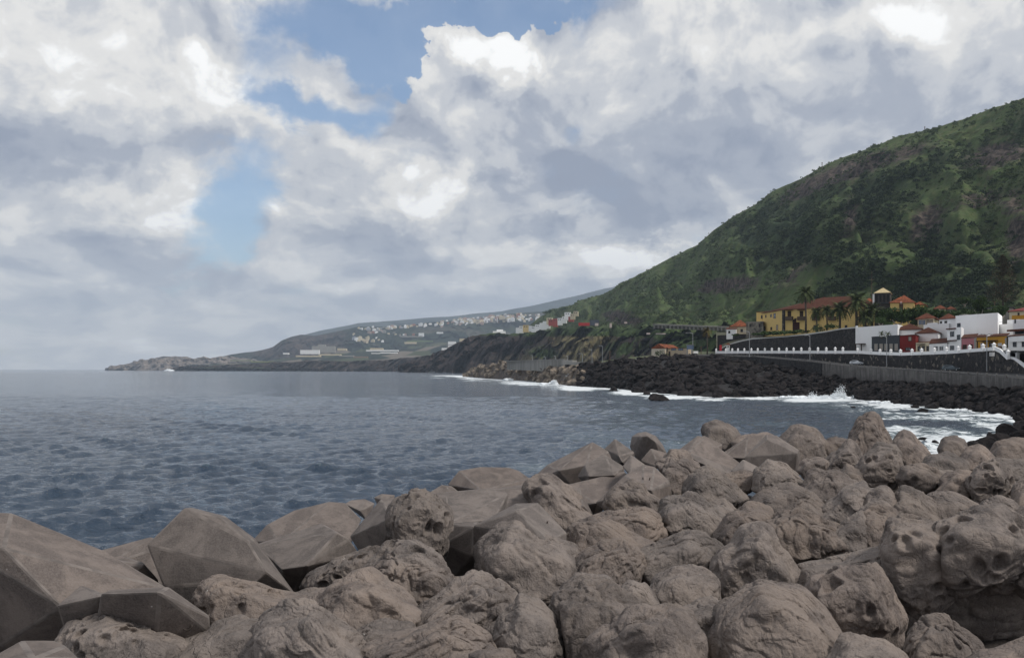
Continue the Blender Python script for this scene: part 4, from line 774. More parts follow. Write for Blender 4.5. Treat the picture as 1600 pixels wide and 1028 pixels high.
cliff.attr('light', lambda x, y: 1.2 * ell(x, y, 902, 540, 34, 26, 10) + 0.8 * ell(x, y, 948, 522, 14, 18) + 0.5 * ell(x, y, 830, 560, 40, 6))  # where the painted sunlight lies on the cliff
cliff.attr('green', lambda x, y: 0.9 * sm(-y, -530, -518) + 0.7 * ell(x, y, 850, 553, 30, 10) + 0.6 * ell(x, y, 980, 545, 50, 20) + 1.0 * sm(x, 1010, 1050) + 0.4 * ell(x, y, 830, 535, 40, 10))

# ---- promontory, pier rocks, ground of the town
M_blackrock = mat('black lava boulders', (0.008, 0.0075, 0.008), (0.030, 0.026, 0.026), 0.5, bump=0.35, bscale=0.9, c3=(0.042, 0.037, 0.036), s3=0.6, spec=0.08)
M_brownrock = mat('brown quarry boulders', (0.065, 0.055, 0.045), (0.27, 0.22, 0.17), 0.25, bump=0.35, bscale=0.7)
SP = [(px, d) for px, d in SHORE[1:20]]
TOPY = [(728, 586), (740, 577), (760, 569), (790, 567), (840, 573), (880, 574), (905, 571), (935, 567), (985, 562), (1050, 556), (1115, 556), (1165, 562), (1230, 572), (1285, 587), (1340, 595), (1486, 604), (1600, 611), (1640, 622)]
TOPD = [(728, 1230), (760, 1000), (800, 870), (850, 700), (885, 610), (905, 572), (935, 530), (985, 500), (1050, 462), (1115, 446), (1165, 418), (1230, 375), (1285, 341), (1340, 313), (1486, 246), (1600, 201), (1640, 190)]
rev = Loft('rubble_shore', np.linspace(724, 1640, 620), None, TOPY, SP, TOPD, rows=26, zfoot=-0.6, prof=0.9, namp=(1.2, 0.7), nsc=5, seed=31, flatback=True, back=1, backd=1.004, label='steep bank of black boulders under the sea wall', m=None)
def rev_fn(h, pos, col, b):
    br = h.rng(attr(h, 'brown'), 0.4, 0.6)
    dk = h.mix(h.rng(h.noise(pos, 0.8, 6, 0.7), 0.35, 0.65), (0.008, 0.008, 0.009), (0.028, 0.025, 0.025))
    return h.mix(br, dk, h.mix(h.rng(h.noise(pos, 0.3, 6, 0.7), 0.35, 0.65), (0.03, 0.025, 0.022), (0.13, 0.10, 0.08)))
rev.me.materials.append(mat('shore bank', (0.02, 0.02, 0.02), fn=rev_fn, bump=0.5, bscale=0.8)); rev.attr('brown', lambda x, y: sm(-x, -925, -885))
M_grass = mat('rough grass', (0.040, 0.060, 0.022), (0.085, 0.095, 0.035), 0.12, bump=0.4, bscale=0.8, c3=(0.10, 0.085, 0.06), s3=0.06)
prom = Loft('promontory_ground', np.linspace(895, 1330, 120), TOPY and [(905, 571.5), (935, 567.5), (985, 562.5), (1050, 556.5), (1115, 556.5), (1165, 558), (1230, 556), (1330, 556)], [(905, 569), (985, 558), (1060, 551), (1115, 549), (1330, 549)], [(p, d + 0.5) for p, d in TOPD[5:10]] + [(1115, 447), (1330, 447)], [(905, 720), (1330, 640)], rows=20, namp=(0, 0.25), nsc=14, seed=37, flatback=True, backd=1.05, back=1, label='grassy top of the promontory beside the road', m=M_grass)

_bv = []
for s_ in range(6):
    V, Fc = ico(3); rr = np.random.default_rng(40 + s_); pl = rr.normal(size=(11, 3)); pl /= np.linalg.norm(pl, axis=1)[:, None]; hh = rr.uniform(0.55, 1.0, 11)
    r = np.min(np.where(V @ pl.T > 0.05, hh[None] / np.maximum(V @ pl.T, 0.05), 9), axis=1); r = np.minimum(r, 1.15) * (1 + 0.07 * fbm(V * 2.2 + s_, 3))
    _bv.append((V * r[:, None] * [1.15, 0.95, 0.72], Fc))
_bm = {}
def boulder_me(i, m):
    if (i, m.name) not in _bm:
        me = mesh('boulder', _bv[i][0], _bv[i][1], False); me.materials.append(m); _bm[(i, m.name)] = me
    return _bm[(i, m.name)]
def boulder(loc, size, m, label, group=None, i=None, name='boulder', cat='boulder'):
    o = bpy.data.objects.new(name, boulder_me(random.randrange(6) if i is None else i, m)); COL.objects.link(o); o.location = loc; o.scale = (size, size, size)
    o.rotation_euler = (random.uniform(-.4, .4), random.uniform(-.4, .4), random.uniform(0, 6.28)); return tag(o, label, cat, group)
# candidates spread over the bank
cand = []
for px_ in np.arange(905, 1650, 1.0):
    for _ in range(2):
        px = px_ + random.random(); t = random.random() ** 0.9
        j = int(np.clip((px - 724) / 916 * 619, 0, 619)); i = int(t * 25); p_ = rev.pts[i, j]
        sz = random.uniform(0.75, 1.5) * (1.7 if px < 1180 else 1.35 if px < 1285 else 1.0); cand.append((F * sz / p_[1], px, p_, sz))
cand.sort(key=lambda c: -c[0]); rest = cand[290:]
for (k, px, p_, sz) in cand[:290]:
    boulder(p_ + [0, -0.2 * sz, 0.12 * sz], sz, M_blackrock, ('black lava boulder in the bank between pier and stone wall' if px < 1060 else 'black lava boulder in the high bank under the dark stone wall' if px < 1285 else 'black lava boulder in the bank below the left half of the concrete sea wall' if px < 1390 else 'black lava boulder in the bank below the right half of the concrete sea wall'), 'black boulders of the shore bank')
Vs, Fs, off = [], [], 0
for (k, px, p_, sz) in rest:
    V, Fc = _bv[random.randrange(6)]; a = random.uniform(0, 6.28); R = np.array([[math.cos(a), -math.sin(a), 0], [math.sin(a), math.cos(a), 0], [0, 0, 1]])
    if off % 3: pass
    V2, F2 = ico(2) if False else (V, Fc); Vs.append((V2 * sz) @ R.T + p_ + [0, -0.2 * sz, 0.1 * sz]); Fs.append(F2 + off); off += len(V2)
tag(obj('boulder_bank', mesh('boulder_bank', np.vstack(Vs), np.vstack(Fs)), mats=[M_blackrock]), 'smaller black lava boulders filling the shore bank', kind='stuff')
for n_ in range(150):
    px = random.uniform(727, 915); t = random.random() ** 0.8; j = int((px - 724) / 916 * 619); p_ = rev.pts[int(t * 25), j]
    sz = random.uniform(1.6, 3.3) * np.interp(px, [727, 915], [1.35, 0.75])
    boulder(p_ + [0, -0.2 * sz, 0.15 * sz], sz, M_brownrock, ('brown quarried boulder at the seaward tip of the pier bank' if px < 790 else 'brown quarried boulder below the pale pier wall' if px < 870 else 'brown quarried boulder where the pier meets the black bank'), 'brown boulders of the pier', None, 'pier_boulder')
for (px, py, w, lab, i) in ((1032, 626, 17, 'isolated black rock standing clear of the shore in the foam', 3), (997, 613, 12, 'twin-humped black rock awash left of the isolated rock', 1), (1010, 616, 8, 'low dark rock touching the twin-humped rock', 2),
        (978, 607, 13, 'dark conical rock at the foot of the boulder bank', 3), (958, 611, 9, 'flat brown rock washed by foam, leftmost off the black bank', 4), (943, 603, 8, 'small black rock at the corner where the pier begins', 5), (848, 601, 4, 'tiny dark rock in the surf before the pier', 1),
        (1065, 608, 20, 'broad sloping black rock at the waterline left of the great round one', 2), (1107, 612, 26, 'great round black rock at the waterline', 3), (1080, 596, 22, 'tall dark outcrop above the great round rock', 5), (1130, 619, 8, 'first of two small black rocks right of the great round rock', 4), (1150, 620, 7, 'second small black rock right of the great round rock', 1),
        (1340, 618, 26, 'long low black rock ledge behind the splash', 0), (1456, 638, 14, 'black rock in foam, largest of the rocks before the sea wall', 3), (1430, 637, 6, 'small flat rock left of the largest foam-ringed rock', 2), (1442, 644, 9, 'thin black ledge just breaking the surface', 4), (1508, 640, 14, 'rounded black rock right of the largest foam-ringed rock', 5),
        (1528, 642, 5, 'little rock beside the rounded black rock', 1), (1440, 688, 7, 'dark rock peeping up behind the domed armour block', 0), (1462, 692, 6, 'low wet rock in the foam by the armour blocks', 3), (1333, 637, 4, 'speck of black rock alone in the middle of the bay', 2), (1548, 636, 8, 'low rock at the edge of the foam on the right', 4), (1075, 617, 6, 'little foam-ringed rock before the broad sloping rock', 1)):
    d = dsea(py); boulder((*P(px, HY, d)[:2], 0.1 * w / F * d), w / F * d, M_blackrock, lab, 'black rocks awash in the bay', i, 'sea_rock', 'sea rock').scale.z *= 0.8
SHR = [(1520, 700, 12), (1540, 694, 13), (1562, 688, 16), (1585, 680, 17), (1605, 668, 18), (1548, 684, 9), (1572, 674, 11), (1592, 664, 9), (1600, 690, 18), (1575, 697, 14), (1552, 702, 12), (1612, 655, 10), (1620, 680, 20), (1530, 690, 6), (1640, 662, 22), (1640, 690, 20), (1590, 656, 6), (1598, 648, 5), (1608, 640, 6)]
for (px, py, w) in SHR:
    d = max(dref(py) + 44, 96); p_ = P(px, py, d); boulder((p_[0], p_[1], min(p_[2], 3.0)), 1.25 * w / F * d, M_blackrock, 'glistening black boulder of the near right shore', 'black boulders of the near right shore', None, 'shore_boulder')

# surf thrown up along the shore
M_spray = mat('white spray', (0.78, 0.82, 0.85), rough=0.9, spec=0.1)
def splash(px, py, w, hgt, n, label, seed, lean=0.0):
    r = np.random.default_rng(seed); d = dsea(py) - 1.5; c = P(px, HY, d); c[2] = 0; u = F / d
    Vs, Fs, off = [], [], 0
    for i in range(n):
        a = r.uniform(-1, 1); top = hgt / u * (1 - a * a) ** 1.2 * r.uniform(0.2, 1) ** 0.9 * (0.6 + 0.6 * math.sin(a * 7 + seed)); zz = abs(top) * r.random() ** 0.8
        p_ = np.array([a * w / u + lean * zz + r.normal() * 0.3, r.normal() * 1.2, zz]); s_ = r.uniform(0.03, 0.11) * (1.5 if zz < 0.4 * hgt / u else 0.9) * (d / 320)
        V, Fc = ico(1); Vs.append(V * s_ * [1.2, 1, 0.9 + r.random()] + p_); Fs.append(Fc + off); off += len(V)
    for i in range(int(w * 0.8)):
        a = r.uniform(-1.25, 1.25); V, Fc = ico(3); s_ = r.uniform(0.4, 1.0) * (d / 320)
        V = V * (1 + 0.5 * fbm(V * 2 + i, 4))[:, None] * [s_ * 1.6, s_, s_ * 0.55] + [a * w / u, r.normal() * 0.8, 0.1]; Vs.append(V); Fs.append(Fc + off); off += len(V)
    o = obj('surf_splash', mesh('surf_splash', np.vstack(Vs), np.vstack(Fs), True), mats=[M_spray]); o.location = c
    tag(o, label, kind='stuff')
splash(885, 601, 30, 18, 3600, 'white wave breaking at the elbow of the pier', 1, 0.2)
splash(1310, 623, 32, 22, 3600, 'burst of spray thrown up against the black boulders', 2, 0.35)
splash(1275, 622, 26, 11, 1200, 'low breaker left of the burst of spray', 3)
splash(1240, 621, 16, 5, 260, 'foam crest along the boulder bank', 4); splash(1400, 629, 30, 4, 260, 'thin surf line before the sea wall', 5); splash(820, 594, 22, 4, 300, 'surf line at the pier boulders', 6)
splash(1060, 613, 30, 4, 300, 'surf among the black rocks', 7); splash(1520, 641, 34, 3, 260, 'surf line at the corner of the bay', 8); splash(262, 579.6, 5, 5, 120, 'far burst of spray at the rocky spit', 9)

# ================================================================== TOWN
def plaster(name, c, dirt=0.25):
    def fn(h, pos, col, b):
        n_ = h.rng(h.noise(h.mapping(pos, scl=(1, 1, 0.35)), 0.9, 6, 0.7), 0.5, 0.75)
        return h.mix(h.m('MULTIPLY', n_, dirt), c, tuple(x * 0.45 for x in c))
    return mat(name, c, rough=0.9, fn=fn, spec=0.15)
WHITE = plaster('white plaster', (0.84, 0.84, 0.84), 0.12); CREAM = plaster('cream plaster', (0.60, 0.52, 0.38)); OCHRE = plaster('yellow ochre plaster', (0.66, 0.48, 0.19)); ORANGEY = plaster('orange ochre plaster', (0.50, 0.26, 0.04))
REDW = plaster('dark red plaster', (0.16, 0.018, 0.016)); PINK = plaster('pink plaster', (0.42, 0.17, 0.19)); GREYW = plaster('dark grey plaster', (0.050, 0.055, 0.062)); GREYC = plaster('pale grey concrete', (0.30, 0.29, 0.27), 0.5)
def tile_fn(h, pos, col, b):
    w = h.n('ShaderNodeTexWave', wave_type='BANDS', bands_direction='X'); h.put(w.inputs[0], pos); w.inputs['Scale'].default_value = 2.2; w.inputs['Distortion'].default_value = 1.0
    c = h.mix(h.rng(h.noise(pos, 0.8, 6, 0.7), 0.35, 0.65), col, tuple(x * 0.5 for x in (0.2, 0.09, 0.06)))
    return h.mix(h.m('MULTIPLY', w.outputs['Fac'], 0.3), c, (0.05, 0.025, 0.02))
ROOFD = mat('brown roof tiles', (0.060, 0.024, 0.018), (0.085, 0.034, 0.024), 1.2, fn=tile_fn, spec=0.04); ROOFO = mat('orange roof tiles', (0.36, 0.11, 0.050), (0.26, 0.085, 0.042), 1.2, fn=tile_fn, spec=0.04); ROOFR = mat('red roof tiles', (0.24, 0.080, 0.045), (0.17, 0.06, 0.04), 1.2, fn=tile_fn, spec=0.04)
PALER = mat('pale lime roof', (0.52, 0.42, 0.24), (0.42, 0.34, 0.2), 1.5); WOODB = mat('dark brown joinery', (0.040, 0.022, 0.014)); GLASS = mat('window glass', (0.02, 0.024, 0.03), rough=0.12, spec=0.5); BLUEG = mat('blue glazing', (0.12, 0.17, 0.26), rough=0.2, spec=0.5)
PALEW = mat('pale shutters', (0.34, 0.30, 0.26)); WHITEF = mat('white joinery', (0.6, 0.6, 0.6))
def stone_fn(h, pos, col, b):
    c = h.vor(pos, 1.15, out='Color'); s_ = h.n('ShaderNodeSeparateColor'); h.put(s_.inputs[0], c)
    e = h.rng(h.vor(pos, 1.15, 'DISTANCE_TO_EDGE'), 0.0, 0.10)
    k = h.mix(s_.outputs[0], (0.018, 0.018, 0.020), (0.050, 0.046, 0.045)); k = h.mix(h.rng(s_.outputs[1], 0.88, 0.93), k, (0.17, 0.15, 0.125))
    return h.mix(e, (0.012, 0.012, 0.013), k)
STONE = mat('black masonry', (0.03, 0.03, 0.03), rough=0.95, fn=stone_fn, bump=0.15, bscale=1.5); BLACKST = mat('very dark basalt masonry', (0.012, 0.012, 0.014), (0.032, 0.030, 0.031), 0.5, bump=0.2, bscale=1.0, c3=(0.07, 0.065, 0.06), s3=1.4)
def sea_wall_fn(h, pos, col, b):
    c = h.mix(h.rng(h.noise(h.mapping(pos, scl=(0.8, 0.8, 0.16)), 0.8, 7, 0.75), 0.38, 0.62), (0.062, 0.058, 0.056), (0.155, 0.147, 0.140))
    sp_ = h.n('ShaderNodeSeparateXYZ'); h.put(sp_.inputs[0], pos)
    return h.mix(h.rng(h.noise(h.mapping(pos, scl=(0.3, 0.3, 1.2)), 0.8, 4, 0.7), 0.45, 0.7), c, (0.085, 0.078, 0.074))
SEAW = mat('streaked sea wall concrete', (0.1, 0.1, 0.1), fn=sea_wall_fn, bump=0.05, bscale=2); ASPH = mat('asphalt', (0.045, 0.045, 0.047), (0.06, 0.06, 0.06), 0.5)
METAL = mat('galvanised metal', (0.34, 0.35, 0.36), rough=0.5, metal=0.6); RUST = mat('rusty iron', (0.10, 0.055, 0.035), (0.14, 0.10, 0.08), 2); STEEL = mat('silver car paint', (0.50, 0.53, 0.56), rough=0.25, metal=0.3, spec=0.5); DARKC = mat('dark blue grey car paint', (0.09, 0.115, 0.13), rough=0.25, metal=0.3, spec=0.5); TYRE = mat('tyre rubber', (0.015, 0.015, 0.015)); BULB = mat('lamp lens', (0.7, 0.7, 0.66), rough=0.2, spec=0.5)
EARTH = mat('dry earth and weeds', (0.05, 0.045, 0.03), (0.075, 0.08, 0.035), 0.1, bump=0.3, bscale=0.8)

def gxy(px, d): return np.array([(px - HX) / F * d, d])
def zat(py, d): return CAMZ + (HY - py) / F * d
class Bld:
    def __init__(s, name, label, foot, ybase, ytop, m, cat='house', group=None, zb=None, solid=True):
        s.f = [gxy(*p) for p in foot]; d0 = foot[0][1]
        s.zb = zat(ybase, d0) if zb is None else zb; s.zt = zat(ytop, d0)
        c = sum(s.f) / len(s.f); s.c = c; s.root = empty(name, (c[0], c[1], s.zb), label, cat, group); s.org = np.array([c[0], c[1], s.zb])
        n = len(s.f); V = [(*(p - c), -1.5) for p in s.f] + [(*(p - c), s.zt - s.zb) for p in s.f]
        mb = MB(); mb.add(V, [tuple(range(n))[::-1], tuple(range(n, 2 * n))] + [(i, (i + 1) % n, n + (i + 1) % n, n + i) for i in range(n)])
        if solid: obj('wall', mb.me('wall'), s.root, [m])
    def on(s, px, edge=0):
        A, B = s.f[edge], s.f[(edge + 1) % len(s.f)]; r = (px - HX) / F; D = B - A
        u = (r * A[1] - A[0]) / (D[0] - r * D[1]); return A + u * D
    def slab(s, px0, py0, px1, py1, edge=0, dep=(-0.1, 0.06), m=None, name='trim', parent=None, label=None):
        a, b = s.on(px0, edge), s.on(px1, edge); dm = (a[1] + b[1]) / 2; z1, z0 = zat(py0, dm), zat(py1, dm)
        t = b - a; L = np.linalg.norm(t); t = t / L; nrm = np.array([t[1], -t[0]])
        if nrm @ (-(a)) < 0: nrm = -nrm
        R = Matrix(((t[0], nrm[0], 0), (t[1], nrm[1], 0), (0, 0, 1))); mb = MB()
        mb.box((0, dep[0], 0), (L, dep[1], z1 - z0), R, (a[0] - s.c[0], a[1] - s.c[1], z0 - s.zb)); o = obj(name, mb.me(name), parent if parent else s.root, [m] if m else [])
        if label: o['label'] = label
        return o, (a, t, nrm, L, z0, z1)
    def window(s, px0, py0, px1, py1, edge=0, frame=WOODB, glass=GLASS, bars=True, name='window'):
        a, b = s.on(px0, edge), s.on(px1, edge); dm = (a[1] + b[1]) / 2; z1, z0 = zat(py0, dm), zat(py1, dm)
        t = b - a; L = np.linalg.norm(t); t = t / L; nrm = np.array([t[1], -t[0]])
        if nrm @ (-(a)) < 0: nrm = -nrm
        R = Matrix(((t[0], nrm[0], 0), (t[1], nrm[1], 0), (0, 0, 1))); at_ = (a[0] - s.c[0], a[1] - s.c[1], z0 - s.zb); H = z1 - z0; w = min(0.14, L * 0.16)
        mb = MB(); 
        for bx in (((0, -0.05, 0), (w, 0.10, H)), ((L - w, -0.05, 0), (L, 0.10, H)), ((w, -0.05, 0), (L - w, 0.10, w)), ((w, -0.05, H - w), (L - w, 0.10, H))): mb.box(*bx, R, at_)
        if bars and L > 0.8: mb.box((L / 2 - 0.04, -0.05, w), (L / 2 + 0.04, 0.08, H - w), R, at_)
        f = obj(name, mb.me(name), s.root, [frame]); mb = MB(); mb.box((w, -0.05, w), (L - w, 0.02, H - w), R, at_); obj('pane' if name == 'window' else 'leaf', mb.me('pane'), f, [glass]); return f
    def roof(s, kind, yr, m, over=0.5, thick=0.18, axis=None, side=0, ye=None, label=None):
        c = s.c; zt = (zat(ye, s.f[0][1]) if ye else s.zt) - s.zb; zr = zat(yr, s.f[0][1] if kind != 'hip' else (s.f[0][1] + s.f[3][1]) / 2) - s.zb
        f = [np.array(p - c) for p in s.f]; e0, e1 = np.linalg.norm(f[1] - f[0]), np.linalg.norm(f[3] - f[0]); u = (f[1] - f[0]) / e0; v = (f[3] - f[0]) / e1
        o_ = [f[0] - (u + v) * over, f[1] + (u - v) * over, f[2] + (u + v) * over, f[3] + (v - u) * over]; mb = MB()
        lo = [(*p, zt) for p in o_]; hi = [(*p, zt + thick) for p in o_]
        if kind == 'flat': mb.add(lo + hi, [(3, 2, 1, 0), (4, 5, 6, 7), (0, 1, 5, 4), (1, 2, 6, 5), (2, 3, 7, 6), (3, 0, 4, 7)])
        else:
            alongu = e0 >= e1 if axis is None else axis == 'u'; W_ = (e1 if alongu else e0) / 2 + over; L_ = (e0 if alongu else e1) / 2 + over; du = u if alongu else v
            rl = L_ - W_ if kind == 'hip' else (L_ if kind == 'gable' else 0.02); rl = max(rl, 0.02)
            if kind == 'shed':
                hi = [(*o_[0], zt + thick), (*o_[1], zt + thick), (*o_[2], zr), (*o_[3], zr)]; lo = [(*o_[0], zt), (*o_[1], zt), (*o_[2], zr - thick), (*o_[3], zr - thick)]
                mb.add(lo + hi, [(3, 2, 1, 0), (4, 5, 6, 7), (0, 1, 5, 4), (1, 2, 6, 5), (2, 3, 7, 6), (3, 0, 4, 7)])
            else:
                ce = (o_[0] + o_[2]) / 2; ra, rb = ce - du * rl, ce + du * rl; V = lo + hi + [(*ra, zr), (*rb, zr)]
                F_ = [(3, 2, 1, 0), (0, 1, 5, 4), (1, 2, 6, 5), (2, 3, 7, 6), (3, 0, 4, 7)]
                F_ += [(4, 5, 9, 8), (5, 6, 9), (6, 7, 8, 9), (7, 4, 8)] if alongu else [(5, 6, 9, 8), (6, 7, 9), (7, 4, 8, 9), (4, 5, 8)]
                mb.add(V, F_)
        o = obj('roof', mb.me('roof'), s.root, [m])
        if label: o['label'] = label
        return o
    def box(s, name, px0, px1, y0, y1, dz0, dz1, m, edge=0): return s.slab(px0, y0, px1, y1, edge, (dz0, dz1), m, name)[0]

def ribbon(name, label, pts, th, m, cat, kind=None, parent=None, org=None):
    """wall along (px, ytop, ybot, d) points"""
    C = np.array([gxy(p[0], p[3]) for p in pts]); zt = np.array([zat(p[1], p[3]) for p in pts]); zb = np.array([zat(p[2], p[3]) for p in pts])
    T = np.gradient(C, axis=0); T /= np.linalg.norm(T, axis=1)[:, None]; N_ = np.c_[T[:, 1], -T[:, 0]]; s_ = np.sign((N_ * -C).sum(1)); N_ *= s_[:, None]
    if org is None: org = np.array([*C[0], zb[0]])
    V = []; 
    for i in range(len(pts)):
        f, b = C[i], C[i] - N_[i] * th; V += [(*f, zb[i]), (*f, zt[i]), (*b, zt[i]), (*b, zb[i])]
    V = np.array(V) - org; Fq = []
    for i in range(len(pts) - 1):
        a, b = 4 * i, 4 * i + 4
        for k in range(4): Fq.append((a + k, a + (k + 1) % 4, b + (k + 1) % 4, b + k))
    k = 4 * (len(pts) - 1); Fq += [(3, 2, 1, 0), (k, k + 1, k + 2, k + 3)]; mb = MB(); mb.add([tuple(v) for v in V], Fq)
    o = obj(name, mb.me(name), parent, [m]); 
    if parent is None: o.location = org; tag(o, label, cat, kind=kind)
    return o, org
def dens(pts, n=4):
    out = []
    for a, b in zip(pts[:-1], pts[1:]):
        for k in range(n): u = k / n; out.append(tuple(a[j] * (1 - u) + b[j] * u for j in range(4)))
    return out + [pts[-1]]

# ---- road, sea wall, parapets
RD = [(1060, 555.5, 445), (1110, 556, 440), (1180, 557.5, 400), (1265, 565, 352), (1340, 573.5, 318), (1486, 583.5, 250), (1600, 592, 205), (1760, 606, 160)]
RWL = [(1040, 553.5, 470), (1118, 553.5, 450), (1200, 556.5, 404), (1268, 561.5, 364), (1340, 570.5, 331), (1410, 575, 295), (1486, 579, 261), (1555, 582, 235), (1600, 584, 218), (1760, 592, 172)]
def rl(tab, px): t = np.array(tab); return np.interp(px, t[:, 0], t[:, 1]), np.interp(px, t[:, 0], t[:, 2])
V = []; pxs_ = np.linspace(1060, 1760, 90)
for px in pxs_:
    y, d = rl(RD, px); y2, d2 = rl(RWL, px); V += [P(px, y, d), P(px, y2, d2 + 0.5)]
n = len(pxs_); me = mesh('coast_road', V, [(2 * i, 2 * i + 2, 2 * i + 3, 2 * i + 1) for i in range(n - 1)]); tag(obj('coast_road', me, mats=[ASPH]), 'grey asphalt coast road on top of the sea wall', kind='structure')
sw = [(px, float(rl(RD, px)[0]), float(rl(RD, px)[0]) + yb, float(rl(RD, px)[1])) for px, yb in zip(np.linspace(1284, 1760, 26), np.interp(np.linspace(1284, 1760, 26), [1284, 1340, 1486, 1600, 1760], [20, 21, 21, 20, 20]))]
root = empty('sea_wall', P(1284, 600, 341), 'long grey concrete sea wall with dark vertical water streaks', 'sea wall')
for i in range(0, 25, 5): ribbon('panel', None, sw[i:i + 6], 0.8, SEAW, None, parent=root, org=np.array(root.location))
ribbon('stone_wall', 'rough dark basalt wall under the road left of the concrete sea wall', dens([(1062, 555.5, 585, 444.5), (1110, 556, 590, 439.5), (1180, 557.5, 592, 399.5), (1265, 565, 600, 351.5), (1283.5, 567.5, 600, 343)]), 1.0, BLACKST, 'wall')
ribbon('concrete_buttress', 'weathered tan concrete buttress on the rocks below the road', [(1061, 560, 592, 437), (1086, 559.5, 592, 434)], 2.0, mat('tan concrete', (0.075, 0.066, 0.055), (0.13, 0.115, 0.095), 0.5), 'wall')
ribbon('concrete_slab', 'broken pale slab leaning among the black boulders under the road', [(1136, 566, 585, 404), (1153, 567, 583, 400)], 1.0, mat('slab concrete', (0.060, 0.055, 0.048), (0.10, 0.09, 0.075), 0.6), 'slab')
root = empty('road_railing', P(1062, 555, 444), 'low grey concrete guard rail along the seaward edge of the road', 'railing')
rp = [(px, float(rl(RD, px)[0]) - 0.60 * F / float(rl(RD, px)[1]), float(rl(RD, px)[0]) - 0.25 * F / float(rl(RD, px)[1]), float(rl(RD, px)[1]) - 0.15) for px in np.linspace(1062, 1758, 60)]
RAILC = mat('guard rail concrete', (0.13, 0.125, 0.118), (0.20, 0.19, 0.18), 0.6)
ribbon('rail', None, rp, 0.14, RAILC, None, parent=root, org=np.array(root.location))
pm_ = MB(); pm_.box((-0.14, -0.14, -0.05), (0.14, 0.14, 0.8)); pme = pm_.me('post'); pme.materials.append(RAILC); px = 1063.0
while px < 1755:
    y, d = rl(RD, px); o = bpy.data.objects.new('post', pme); COL.objects.link(o); o.parent = root; o.location = Vector(P(px, float(y), float(d) - 0.2)) - root.location
    px += 3.1 * F / float(d) * 0.72
# wall between the road and the town
PB = [(1118, 552.5), (1200, 552.2), (1340, 552.5), (1375, 554.5), (1410, 555.5), (1450, 554), (1486, 552.5), (1520, 550), (1553, 547.5)]
wl = [(px, float(np.interp(px, *zip(*PB))) + 0.4, float(rl(RWL, px)[0]) + 2, float(rl(RWL, px)[1])) for px in np.linspace(1119, 1553, 40)]
wl += [(1562, 552, 585, 232), (1572, 559, 586, 229), (1583, 562, 587, 225), (1600, 575, 588, 218)]
ribbon('stone_wall', 'high dark stone wall with pale speckles between road and white balustrade', wl, 1.0, STONE, 'wall')
ribbon('stone_wall', 'short dark stone wall behind the stairs at the right edge', [(1566, 552, 590, 240), (1620, 553, 590, 222), (1760, 555, 600, 185)], 1.0, STONE, 'wall')
WP = mat('white balustrade paint', (0.82, 0.82, 0.82), rough=0.8)
root = empty('balustrade', P(1118, 552.5, 449.5), 'long white parapet with capped posts along the town promenade', 'balustrade')
bl_ = [(px, float(np.interp(px, *zip(*PB))) - 4.6 * (330 / float(rl(RWL, px)[1])) ** 0.4, float(np.interp(px, *zip(*PB))), float(rl(RWL, px)[1]) - 0.25) for px in np.linspace(1118, 1553, 44)]
ribbon('parapet', None, bl_, 0.35, WP, None, parent=root, org=np.array(root.location))
pm_ = MB(); pm_.box((-0.32, -0.32, -0.2), (0.32, 0.32, 1.75)); pm_.box((-0.42, -0.42, 1.75), (0.42, 0.42, 1.9)); pm_.add([(-0.36, -0.36, 1.9), (0.36, -0.36, 1.9), (0.36, 0.36, 1.9), (-0.36, 0.36, 1.9), (0, 0, 2.5)], [(3, 2, 1, 0), (0, 1, 4), (1, 2, 4), (2, 3, 4), (3, 0, 4)])
pme = pm_.me('post'); pme.materials.append(WP)
for px in [1119, 1134, 1144, 1153, 1163, 1174, 1184, 1195, 1206, 1217, 1229, 1240, 1252, 1265, 1278, 1291, 1305, 1317, 1340, 1361, 1375, 1392, 1407, 1425, 1440, 1460, 1479, 1497, 1515, 1536, 1553]:
    d = float(rl(RWL, px)[1]); yb = float(np.interp(px, *zip(*PB))); o = bpy.data.objects.new('post', pme); COL.objects.link(o); o.parent = root; o.location = Vector(P(px, yb - 0.5, d - 0.45)) - root.location
    o.scale = (1, 1, 0.92 if px < 1340 else 0.75)
root = empty('stair_parapet', P(1554, 547, 234), 'white stepped parapet descending beside the stairs to the road', 'balustrade')
ribbon('parapet', None, [(1554, 541.5, 547.5, 233.6), (1562, 545, 551.5, 231.6), (1573, 556, 562, 228.6), (1585, 558.5, 564.5, 224.6), (1602, 570, 577.5, 217.4)], 0.35, WP, None, parent=root, org=np.array(root.location))
for px, yb in ((1575, 560), (1590, 563)):
    o = bpy.data.objects.new('post', pme); COL.objects.link(o); o.parent = root; o.location = Vector(P(px, yb, 226.5)) - root.location; o.scale = (1, 1, 0.85)
root = empty('balustrade', P(1568, 552, 239), 'white parapet at the right edge above the stairs', 'balustrade')
ribbon('parapet', None, [(1568, 544, 550, 239.6), (1620, 543, 549.5, 222.0), (1700, 543, 550, 198)], 0.35, WP, None, parent=root, org=np.array(root.location))
for px in (1569, 1611): o = bpy.data.objects.new('post', pme); COL.objects.link(o); o.parent = root; o.location = Vector(P(px, 550, 238 if px < 1600 else 224)) - root.location; o.scale = (1, 1, 0.8)
sgn = MB(); sgn.box((-0.6, -0.05, -0.45), (0.6, 0.05, 0.45)); o = obj('wall_sign', sgn.me('wall_sign'), mats=[WHITEF]); o.location = P(1550, 553.5, 234.0); tag(o, 'small blank white plate on the dark stone wall near the stairs', 'sign')

